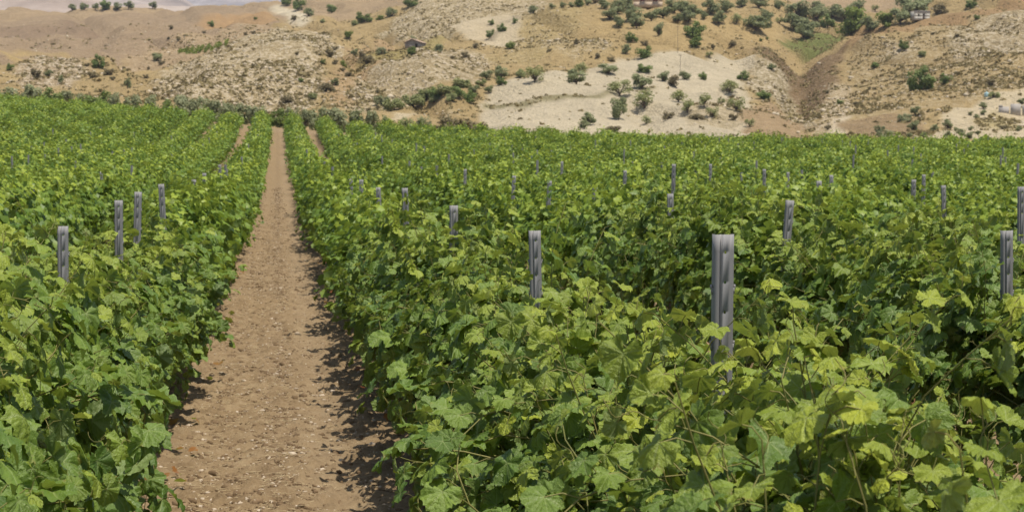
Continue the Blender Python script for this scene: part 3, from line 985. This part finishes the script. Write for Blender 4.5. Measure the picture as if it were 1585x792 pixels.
KIND = {  # name, label adjective, material, aspect h/w, clumps, leaves, leaf size, trunk height
    'O': ('olive_tree', 'grey-green olive tree', 'olive', .88, 14, 1000, .085, .10),
    'D': ('dark_tree', 'dark green rounded tree', 'darktree', .85, 14, 1150, .085, .06),
    'G': ('green_tree', 'bright green bushy tree', 'brighttree', .9, 14, 1150, .085, .06),
    'L': ('almond_tree', 'pale sparse young tree', 'sparsetree', .9, 13, 620, .075, .12),
    'S': ('shrub', 'low grey-green shrub', 'greyshrub', .62, 12, 850, .085, .03),
    'B': ('dry_shrub', 'brownish dry shrub', 'dryshrub', .65, 9, 900, .08, .03),
    'Y': ('broom_shrub', 'yellow-green shrub', 'sparsetree', .6, 10, 1200, .085, .03),
}
LIB = {}
for kd, (nm, lb, mt, asp, clp, nl, ls, th) in KIND.items():
    for v in range(3):
        rng = np.random.default_rng(900 + ord(kd) * 5 + v)
        cr, tr = tree_mesh(rng, 1, asp, clp, nl, ls, th)
        cr.materials.append(M[mt])
        LIB[(kd, v)] = (cr, tr)

TREES = [   # region phrase, group, [(px, py of crown centre, width px, kind[, height factor])]
    ('on the far ridge at upper left', 'trees along the far left ridge',
     [(93, 10, 15, 'D'), (112, 12, 11, 'O'), (131, 11, 13, 'O'), (148, 11, 11, 'O'), (163, 8, 17, 'D'), (182, 11, 13, 'O'), (199, 9, 14, 'O'), (236, 9, 12, 'O')]),
    ('on the brown slope at upper left', 'shrubs on the brown left slope',
     [(327, 37, 11, 'D'), (266, 43, 9, 'B'), (152, 97, 18, 'D', 1.4), (168, 112, 16, 'B'), (143, 117, 16, 'B'), (243, 89, 16, 'O'), (250, 97, 10, 'B'), (15, 104, 12, 'D'),
      (56, 116, 16, 'B', 1.4), (76, 114, 12, 'O'), (94, 124, 9, 'O', 1.6), (230, 107, 6, 'B'), (197, 130, 10, 'O', 1.8), (316, 50, 6, 'B'), (260, 60, 7, 'B'), (276, 62, 7, 'B'), (252, 76, 6, 'B'), (380, 53, 8, 'B'), (392, 51, 8, 'B'), (226, 120, 9, 'B'), (396, 29, 6, 'D'), (192, 105, 6, 'B'), (135, 103, 8, 'B'), (175, 122, 9, 'B')]),
    ('beside the pale dirt track', 'trees around the dirt track',
     [(443, 3, 15, 'D'), (462, 6, 22, 'D'), (478, 20, 15, 'O'), (513, 14, 15, 'D'), (564, 27, 25, 'D', .75), (607, 20, 17, 'O'), (638, 3, 24, 'D', .8), (455, 28, 11, 'B'), (540, 56, 14, 'G'), (590, 28, 14, 'G', .6), (500, 33, 10, 'Y'), (548, 36, 14, 'Y')]),
    ('on the stony spur left of centre', 'shrubs on the stony spurs',
     [(517, 75, 14, 'B'), (512, 84, 18, 'B'), (548, 82, 10, 'O', 1.4), (560, 84, 12, 'B'), (568, 92, 24, 'B'), (531, 99, 10, 'G'), (501, 96, 8, 'D', 1.4), (540, 115, 13, 'B'), (504, 134, 26, 'B'), (518, 128, 12, 'O'), (444, 154, 22, 'B'), (466, 124, 8, 'D'), (585, 166, 8, 'B'), (637, 80, 13, 'D', 1.2), (680, 76, 18, 'S'), (590, 80, 16, 'S'), (519, 97, 10, 'B'), (459, 83, 8, 'B'), (700, 90, 8, 'B'), (720, 86, 14, 'B'), (735, 72, 12, 'B'), (484, 150, 14, 'Y'), (585, 142, 8, 'B'), (530, 108, 9, 'B'), (570, 170, 9, 'B'), (640, 60, 9, 'O')]),
    ('on the small bare plot up the hill', 'trees on the small bare plot',
     [(761, 36, 10, 'D'), (758, 53, 14, 'D', 1.1), (777, 43, 14, 'D', 1.1), (797, 32, 8, 'D', 1.3), (790, 70, 14, 'G', 1.1)]),
    ('in green scrub left of the pale plot', 'shrubs along the gully beside the pale plot',
     [(675, 147, 22, 'D'), (708, 143, 20, 'D'), (727, 150, 22, 'D'), (733, 141, 16, 'O'), (752, 117, 18, 'O'), (775, 114, 22, 'O'), (776, 126, 16, 'D'), (756, 140, 12, 'O', 1.2), (640, 157, 34, 'Y'), (610, 162, 30, 'Y'), (660, 150, 26, 'Y'), (690, 140, 26, 'Y'), (715, 130, 24, 'Y'), (672, 157, 14, 'O'), (590, 158, 24, 'S'), (745, 128, 16, 'Y'), (700, 152, 18, 'Y')]),
    ('in the olive grove around the beige house', 'olive trees in the upper grove',
     [(825, 16, 14, 'O'), (855, 10, 10, 'O'), (872, 8, 10, 'O'), (884, 9, 9, 'O'), (897, 5, 15, 'D', 1.1), (910, 4, 12, 'O'), (922, 2, 14, 'B'), (935, 7, 18, 'O'), (943, 22, 22, 'O'), (956, 12, 24, 'O'), (968, 4, 24, 'O'), (958, 34, 17, 'O', 1.2), (980, 22, 28, 'O'), (985, 34, 25, 'O'), (1007, 25, 20, 'O'), (1025, 20, 28, 'O', .7), (1045, 10, 26, 'O'), (1050, 30, 16, 'O'), (1058, 14, 26, 'O'), (1065, 27, 20, 'O'), (1075, 18, 24, 'O'), (1090, 25, 12, 'O', 1.2), (1100, 12, 26, 'O'), (1113, 28, 22, 'O'), (1125, 10, 22, 'O'), (1139, 31, 17, 'L'), (1170, 38, 36, 'O', .7), (1187, 25, 20, 'O'), (1175, 4, 26, 'O', .8), (1148, 4, 18, 'O'),
      (1075, 47, 34, 'D', .8), (1077, 66, 19, 'D'), (1019, 47, 15, 'O', 1.5), (978, 59, 18, 'D'), (969, 78, 13, 'O', 1.3), (997, 82, 23, 'D'), (892, 65, 9, 'B', 1.4), (998, 68, 12, 'B'), (850, 78, 8, 'B'), (1134, 67, 12, 'B'), (1103, 74, 8, 'B', 1.6), (1178, 62, 6, 'D'), (946, 92, 12, 'B'), (926, 88, 12, 'B'), (1187, 60, 5, 'D')]),
    ('on the pale ploughed plot', 'trees on the pale ploughed plot',
     [(807, 115, 18, 'Y', 1.3), (829, 117, 28, 'L'), (891, 120, 31, 'O', .85), (898, 108, 20, 'L'), (942, 107, 28, 'O', .7), (998, 107, 22, 'D', .75), (1026, 119, 18, 'O'), (1060, 117, 19, 'O', .8), (1088, 118, 15, 'D'), (959, 137, 34, 'L', .85), (994, 128, 28, 'O'), (998, 156, 32, 'L'), (1052, 150, 26, 'L', .8), (1091, 156, 22, 'L'), (1131, 135, 28, 'L', .8), (1040, 127, 24, 'B'), (958, 170, 24, 'O', 1.5), (962, 160, 18, 'O'), (912, 185, 22, 'O'), (904, 194, 16, 'O'), (1000, 187, 15, 'L'), (950, 199, 24, 'B', .8), (1160, 192, 14, 'L'), (1140, 163, 24, 'L'), (1065, 168, 22, 'L'), (1103, 175, 18, 'L'), (1116, 158, 12, 'L'), (1150, 117, 17, 'D'), (1078, 180, 26, 'B', .7), (1034, 180, 18, 'B'), (1098, 86, 10, 'L'), (1135, 182, 14, 'B')]),
    ('in the grove above the red gully', 'trees above the red gully',
     [(1207, 8, 17, 'O'), (1233, 15, 36, 'O', .75), (1264, 12, 20, 'O'), (1265, 22, 30, 'O', .9), (1230, 35, 36, 'O', .75), (1290, 19, 28, 'O', .8), (1245, 50, 26, 'O'), (1281, 33, 22, 'D', 1.1), (1320, 34, 44, 'G'), (1325, 12, 26, 'O'), (1345, 40, 28, 'O', .9), (1368, 33, 28, 'G', .9), (1395, 27, 28, 'O'), (1412, 12, 48, 'O', .8), (1455, 15, 26, 'B', .9), (1355, 14, 11, 'L'), (1430, 3, 28, 'O'), (1502, 6, 17, 'D'), (1187, 28, 13, 'O'), (1207, 33, 12, 'L'), (1255, 40, 24, 'O'), (1307, 22, 26, 'O'), (1190, 40, 10, 'O')]),
    ('on the scrubby slope at right', 'shrubs on the right slope',
     [(1426, 122, 38, 'D', 1.15), (1463, 123, 17, 'D', 1.1), (1400, 71, 15, 'D', 1.2), (1354, 101, 12, 'D', .9), (1300, 158, 10, 'D'), (1326, 160, 11, 'B', .8), (1416, 172, 15, 'O', 1.1), (1413, 196, 17, 'O', 1.1), (1400, 184, 20, 'S'), (1361, 200, 16, 'S'), (1370, 211, 24, 'S'), (1282, 198, 11, 'B'), (1533, 128, 15, 'B'), (1280, 143, 8, 'B'), (1182, 148, 24, 'D', .7), (1187, 150, 12, 'D'), (1513, 28, 9, 'D'), (1444, 52, 7, 'B'), (1481, 57, 8, 'B'), (1427, 85, 12, 'Y'), (1195, 105, 12, 'O'), (1345, 138, 7, 'B'), (1353, 137, 7, 'B'), (1425, 178, 9, 'B'), (1408, 210, 8, 'O')]),
    ('on the pale lower plot at right', 'young olive trees on the lower right plot',
     [(1446, 199, 12, 'O'), (1430, 210, 11, 'O'), (1467, 193, 15, 'O'), (1467, 208, 10, 'O'), (1487, 206, 13, 'O'), (1499, 212, 13, 'O'), (1512, 182, 9, 'O'), (1522, 165, 11, 'O'), (1522, 175, 9, 'O'), (1502, 176, 7, 'O'), (1503, 199, 8, 'O'), (1513, 206, 8, 'O'), (1578, 200, 9, 'O'), (1580, 157, 11, 'O'), (1480, 200, 7, 'O'), (1538, 149, 16, 'Y'), (1553, 197, 16, 'B', .7)]),
]
for region, group, items in TREES:
    bykind = {}
    for it in sorted(items, key=lambda q: q[0]):
        px, py, w, kd = it[:4]; hf = it[4] if len(it) > 4 else 1.0
        nm, lb, mt, asp = KIND[kd][:4]
        hpx = w * asp * hf
        b = hit(px, py + hpx * .46)
        s = w * np.linalg.norm(b - [0, 0, CZ]) / F * 1.22
        i = bykind.get(kd, 0); bykind[kd] = i + 1
        root = empty(nm, (b[0], b[1], b[2] - .03 * s), RNG.uniform(0, 6.28))
        root.scale = (s, s, s * hf)
        tag(root, '%s %s from left %s' % (ordinal(i), lb, region), 'shrub' if kd in 'SBY' else 'tree', group)
        cr, tr = LIB[(kd, int(RNG.integers(0, 3)))]
        add('crown', cr, None, root); add('trunk', tr, None, root)

# bushes hedging the far end of the vineyard: (px, py of top, width px, kind)
BUSH = [(8, 128, 46, 'S'), (38, 134, 30, 'S'), (52, 124, 40, 'S'), (78, 126, 44, 'D'), (104, 134, 30, 'S'), (128, 138, 30, 'S'), (150, 130, 44, 'D'), (176, 136, 30, 'S'), (205, 140, 34, 'S'), (232, 140, 36, 'S'), (258, 144, 20, 'D'), (282, 140, 38, 'S'), (310, 142, 36, 'S'), (332, 148, 30, 'S'), (352, 150, 34, 'S'), (376, 152, 34, 'S'), (398, 156, 28, 'S'), (430, 158, 28, 'D'), (452, 160, 28, 'S'), (470, 160, 30, 'S'), (496, 158, 40, 'S'), (524, 160, 40, 'S'), (550, 160, 34, 'S'), (576, 164, 30, 'S'), (598, 172, 24, 'S'), (655, 172, 24, 'S'), (715, 164, 66, 'B'), (690, 170, 40, 'B'), (735, 172, 40, 'B'), (772, 190, 30, 'Y'), (628, 178, 26, 'Y')]
for i, (px, py, w, kd) in enumerate(BUSH):
    xg = (px - VPX) / F * 175
    yb = float(y_end(xg)) + 9 + RNG.uniform(0, 6)
    dr = ray(px, py); t = yb / dr[1]
    x = dr[0] * t; zt = CZ + dr[2] * t
    z0 = float(terrain(x, yb))
    s = w * yb / F * 1.15
    h = max((zt - z0) * .86, .5)
    nm, lb, mt, asp = KIND[kd][:4]
    root = empty(nm, (x, yb, z0 - .05), RNG.uniform(0, 6.28))
    root.scale = (s, s, h / (asp * .92))
    tag(root, '%s bush from left in the hedge behind the vineyard, %s' % (ordinal(i), lb.replace(' shrub', '').replace(' tree', '').replace('low ', '')), 'bush', 'bushes hedging the far edge of the vineyard')
    cr, tr = LIB[(kd, int(RNG.integers(0, 3)))]
    add('crown', cr, None, root); add('trunk', tr, None, root)

# dry scrub tufts and rubble all over the stony zones
def zone_scatter(rng, n, key):
    u = rng.uniform(-60, 1650, n * 6); y = 235 * (640 / 235) ** rng.random(n * 6)
    x = (u - VPX) / F * y
    val = np.full(len(x), .30 if key == 3 else .08)
    for k, (pts, cc, rk, sb, wob) in enumerate(ZONES):
        mk = inside(ZP[k], x, y, wob, k)
        val[mk] = sb if key == 3 else rk
    dens = fbm(x / 14, y / 14, 77, 3)
    keep = rng.random(len(x)) < val * sstep(.30, .62, dens)
    x, y = x[keep][:n], y[keep][:n]
    return np.stack([x, y, terrain(x, y)], -1)


rng = np.random.default_rng(21)
P = zone_scatter(rng, 24000, 3)
n = len(P); per = 9
sz = rng.gamma(3, .075, n) + .12
d = norm(rng.normal(0, 1, (n, per, 3)) * [1, 1, .6] + [0, 0, .35])
pos = P[:, None] + d * sz[:, None, None] * rng.uniform(.3, 1, (n, per, 1)) * [1, 1, .8]
nn = norm(d + rng.normal(0, .5, d.shape)).reshape(-1, 3); tt = rng.normal(0, 1, nn.shape); tt = norm(tt - nn * (tt * nn).sum(1, keepdims=True))
V, PP, at, uv = leaves_mesh(rng, dict(pos=pos.reshape(-1, 3), nrm=nn, tip=tt, size=np.repeat(sz * .95, per), rand=np.repeat(rng.random(n), per), young=np.zeros(n * per), dry=np.zeros(n * per)), 2)
tag(add('scrub', make_mesh('scrub', V, PP, True, {'leaf': ('FLOAT_COLOR', at)}), M['tuft']), 'dry scrub and grass tufts covering the stony slopes', 'scrub', None, 'stuff')
P = zone_scatter(rng, 12000, 2)
V, T = blobs(rng, P, rng.gamma(2.0, .085, len(P)) + .09, .6)
M['rubble'] = plain('limestone_rubble', (.42, .345, .235), (.60, .505, .365), .6, .95, .1, .2)
tag(add('rubble', make_mesh('rubble', V, [T], False), M['rubble']), 'pale limestone rubble strewn over the stony slopes', 'rocks', None, 'stuff')

# young planted lines on the brown slope
for i, (a, b) in enumerate([((277, 84), (290, 78)), ((288, 84), (300, 77)), ((298, 84), (308, 76)), ((308, 83), (315, 75)), ((317, 83), (325, 73)), ((327, 82), (334, 70)), ((337, 77), (341, 71)), ((349, 73), (353, 65))]):
    p0, p1 = hit(*a), hit(*b)
    nn_ = 170
    t = rng.random((nn_, 1)); pos = p0 + (p1 - p0) * t; pos[:, 2] = terrain(pos[:, 0], pos[:, 1])
    pos = pos + np.stack([rng.normal(0, .16, nn_), rng.normal(0, .16, nn_), rng.uniform(.1, .9, nn_)], -1)
    nn2 = norm(rng.normal(0, 1, (nn_, 3)) + [0, 0, .6]); tt = rng.normal(0, 1, (nn_, 3)); tt = norm(tt - nn2 * (tt * nn2).sum(1, keepdims=True))
    ctr = (p0 + p1) / 2
    V, PP, at, uv = leaves_mesh(rng, dict(pos=pos - ctr, nrm=nn2, tip=tt, size=rng.uniform(.3, .5, nn_), rand=rng.random(nn_), young=np.zeros(nn_), dry=np.zeros(nn_)), 2)
    tag(add('planted_row', make_mesh('planted_row', V, PP, True, {'leaf': ('FLOAT_COLOR', at)}), M['brighttree'], None, ctr),
        '%s short green planted row from the left on the brown slope' % ordinal(i), 'crop row', 'short planted rows on the brown slope')

# ------------------------------------------------------------------ buildings
M['plaster'] = plain('beige_plaster', (.46, .36, .26), (.58, .46, .34), 1.2, .9, .1)
M['white'] = plain('white_plaster', (.44, .41, .35), (.56, .53, .46), 1.5, .9, .1)
M['concrete'] = plain('grey_concrete', (.36, .33, .29), (.50, .46, .41), 1.4, .9, .1)
M['fieldstone'] = plain('field_stone', (.24, .20, .16), (.40, .34, .27), 2.2, .95, .1, .5)
M['void'] = plain('dark_interior', (.03, .024, .02), (.05, .04, .032), 3, .9, .1)
M['brick'] = plain('brown_shutter', (.14, .07, .045), (.20, .10, .065), 6, .8, .2)
M['tile'] = plain('clay_tile', (.40, .28, .20), (.52, .39, .29), 3, .9, .1)
M['teal'] = plain('pale_blue_plastic', (.36, .55, .58), (.44, .62, .64), 2, .5, .4)
M['wood'] = plain('weathered_wood', (.16, .13, .10), (.26, .22, .18), 10, .9, .1)


def facing(b):
    return math.atan2(-b[0], b[1])              # turns the building's -y side towards the valley


def walled(mb, w, d, h, openings, th=.3):
    """four walls; the front one is cut round its openings (x0, x1, z0, z1)"""
    xs_ = sorted({-w / 2, w / 2, *[o[0] for o in openings], *[o[1] for o in openings]})
    zs_ = sorted({0, h, *[o[2] for o in openings], *[o[3] for o in openings]})
    for a, b in zip(xs_[:-1], xs_[1:]):
        for c, e in zip(zs_[:-1], zs_[1:]):
            mx, mz = (a + b) / 2, (c + e) / 2
            if any(o[0] < mx < o[1] and o[2] < mz < o[3] for o in openings):
                continue
            mb.box((mx, -d / 2 + th / 2, mz), (b - a, th, e - c))
    mb.box((0, d / 2 - th / 2, h / 2), (w, th, h))
    for s in (-1, 1):
        mb.box((s * (w / 2 - th / 2), 0, h / 2), (th, d - 2 * th - .004, h))


b = hit(1003, 13)
k = np.linalg.norm(b - [0, 0, CZ]) / F
w = 44 * k
root = empty('farmhouse', (b[0], b[1], b[2] - .1), facing(b))
tag(root, 'beige plastered flat-roofed farmhouse with two dark windows above the olive grove', 'house')
ops = [(-.27 * w, -.12 * w, .38 * 4.2, .80 * 4.2), (.17 * w, .33 * w, .36 * 4.2, .76 * 4.2)]
mb = MB(); walled(mb, w, 6.0, 4.2, ops); mb.build('wall', M['plaster'], root, False)
mb = MB(); mb.box((0, 0, 4.31), (w + .3, 6.3, .22)); mb.build('roof', M['tile'], root, False)
for o in ops:
    mb = MB(); cx, cw, ch, cz_ = (o[0] + o[1]) / 2, o[1] - o[0], o[3] - o[2], (o[2] + o[3]) / 2
    mb.box((cx, -2.80, cz_), (cw - .01, .05, ch - .01)); wi = mb.build('window', M['brick'], root, False)
    mb = MB(); mb.box((cx, -3.04, o[2] - .06), (cw + .3, .16, .12)); mb.build('sill', M['concrete'], wi, False)

b = hit(1424, 32)
k = np.linalg.norm(b - [0, 0, CZ]) / F
w = 24 * k
root = empty('shed', (b[0], b[1], b[2] - .15), facing(b) + .35)
tag(root, 'small whitewashed flat shed with dark doorway below the big olive trees', 'shed')
ops = [(.02 * w, .17 * w, .0, 1.9), (-.28 * w, -.18 * w, 1.0, 1.7)]
mb = MB(); walled(mb, w, 3.6, 2.5, ops, .22); mb.build('wall', M['white'], root, False)
mb = MB(); mb.box((0, 0, 2.57), (w + .2, 3.8, .14)); mb.build('roof', M['concrete'], root, False)
mb = MB(); mb.box((.095 * w, -1.62, .94), (.15 * w - .01, .05, 1.86)); mb.build('door', M['wood'], root, False)
mb = MB(); mb.box((-.23 * w, -1.62, 1.35), (.10 * w - .01, .05, .69)); mb.build('window', M['void'], root, False)

b = hit(643, 76)
k = np.linalg.norm(b - [0, 0, CZ]) / F
w = 27 * k
root = empty('stone_hut', (b[0], b[1], b[2] - .15), facing(b) - .25)
tag(root, 'small grey gabled stone hut on the stony spur', 'hut')
hh = 15 * k
mb = MB(); walled(mb, w, 4.0, hh * .62, [(.1 * w, .24 * w, 0, hh * .5)], .3)
for yy0 in (-1.99, 1.99):
    mb.raw([(-w / 2, yy0 - .14 * np.sign(yy0), hh * .62), (w / 2, yy0 - .14 * np.sign(yy0), hh * .62), (-.1 * w, yy0 - .14 * np.sign(yy0), hh)], [[[0, 1, 2]]])
mb.build('wall', M['fieldstone'], root, False)
mb = MB()
for xa, xb in ((-w / 2 - .2, -.1 * w), (w / 2 + .2, -.1 * w)):
    mb.raw([(xa, -2.2, hh * .60), (xb, -2.2, hh + .05), (xb, 2.2, hh + .05), (xa, 2.2, hh * .60), (xa, -2.2, hh * .60 + .12), (xb, -2.2, hh + .17), (xb, 2.2, hh + .17), (xa, 2.2, hh * .60 + .12)],
           [[[0, 1, 2, 3], [4, 5, 6, 7], [0, 1, 5, 4], [1, 2, 6, 5], [2, 3, 7, 6], [3, 0, 4, 7]]])
mb.build('roof', M['tile'], root, False)
mb = MB(); mb.box((.17 * w, -1.78, hh * .25), (.14 * w - .01, .05, hh * .5 - .01)); mb.build('door', M['void'], root, False)

b = hit(1566, 178)
k = np.linalg.norm(b - [0, 0, CZ]) / F
root = empty('concrete_ruin', (b[0], b[1], b[2] - .2), facing(b))
tag(root, 'roofless grey concrete block ruin on the pale lower plot at right edge', 'ruin')
for cx, cw, ch in ((-11.5, 15, 13), (5.5, 15, 17), (24, 18, 15)):
    mb = MB()
    x0, x1, hz = (cx - cw / 2) * k, (cx + cw / 2) * k, ch * k
    mb.box(((x0 + x1) / 2, 0, hz / 2), (x1 - x0, .25, hz))
    mb.box((x1 - .125, 1.3, hz * .45), (.25, 2.3, hz * .9))
    if cx < 0:
        mb.box((x0 + .3, -.03, hz + .12), (.6, .22, .24))
    mb.build('wall', M['concrete'], root, False)

b = hit(1527, 151)
k = np.linalg.norm(b - [0, 0, CZ]) / F
root = empty('water_tank', (b[0], b[1], b[2]), 0)
tag(root, 'small pale blue water tank on the slope above the concrete ruin', 'water tank')
r_ = 3.6 * k; hz = 6.5 * k
mb = MB(); zz = np.array([0, .02, .3, .6, .9, .97, 1.0]) * hz
mb.tube(np.stack([zz * 0, zz * 0, zz], -1), np.array([.1, 1, .97, 1, .97, .8, .05]) * r_, 16); mb.build('body', M['teal'], root)
mb = MB(); mb.tube(np.array([[0, 0, hz], [0, 0, hz + .12], [0, 0, hz + .16]]), np.array([.3, .3, .02]) * r_, 12); mb.build('lid', M['teal'], root)

for i, (px, p0, p1) in enumerate([(1053, 116, 84), (1049, 82, 40)]):
    b = hit(px, p0); k = np.linalg.norm(b - [0, 0, CZ]) / F
    hz = (p0 - p1) * k
    root = empty('utility_pole', tuple(b), 0)
    tag(root, ['thin grey utility pole standing on the pale ploughed plot', 'thin grey utility pole on the golden grass below the olive grove'][i], 'pole', 'utility poles on the hillside')
    mb = MB(); mb.tube(np.array([[0, 0, -.3], [0, 0, hz * .5], [0, 0, hz]]), np.array([.05, .045, .035]), 8); mb.build('pole', M['wood'], root)
    mb = MB(); mb.box((0, -.12, hz - .3), (.8, .07, .07)); mb.build('crossarm', M['wood'], root, False)

# ------------------------------------------------------------------ light
SUN_EL, SUN_AZ = 74.0, 134.0                     # azimuth clockwise from +Y: from the right, a touch behind the camera
w = bpy.data.worlds.new('World'); SC.world = w; w.use_nodes = True
nt = w.node_tree
sky = nt.nodes.new('ShaderNodeTexSky'); sky.sky_type = 'NISHITA'; sky.sun_disc = False
sky.sun_elevation = R(SUN_EL); sky.sun_rotation = R(SUN_AZ); sky.dust_density = 2.0; sky.altitude = 300
bg = nt.nodes['Background']; nt.links.new(sky.outputs[0], bg.inputs[0]); bg.inputs[1].default_value = .10
sl = bpy.data.lights.new('sun', 'SUN'); sl.energy = 4.2; sl.angle = R(.53); sl.color = (1.0, .94, .84)
so = bpy.data.objects.new('sun', sl); COL.objects.link(so)
sv = np.array([math.sin(R(SUN_AZ)) * math.cos(R(SUN_EL)), math.cos(R(SUN_AZ)) * math.cos(R(SUN_EL)), math.sin(R(SUN_EL))])
so.rotation_euler = mathutils.Vector(sv).to_track_quat('Z', 'Y').to_euler()
so.location = (30, -10, 60)

SC.render.engine = 'CYCLES'
SC.cycles.max_bounces = 8; SC.cycles.transmission_bounces = 6; SC.cycles.transparent_max_bounces = 8
SC.cycles.use_denoising = True
SC.view_settings.view_transform = 'Standard'
SC.view_settings.look = 'None'
SC.view_settings.exposure = 0.28
SC.view_settings.gamma = 1.0
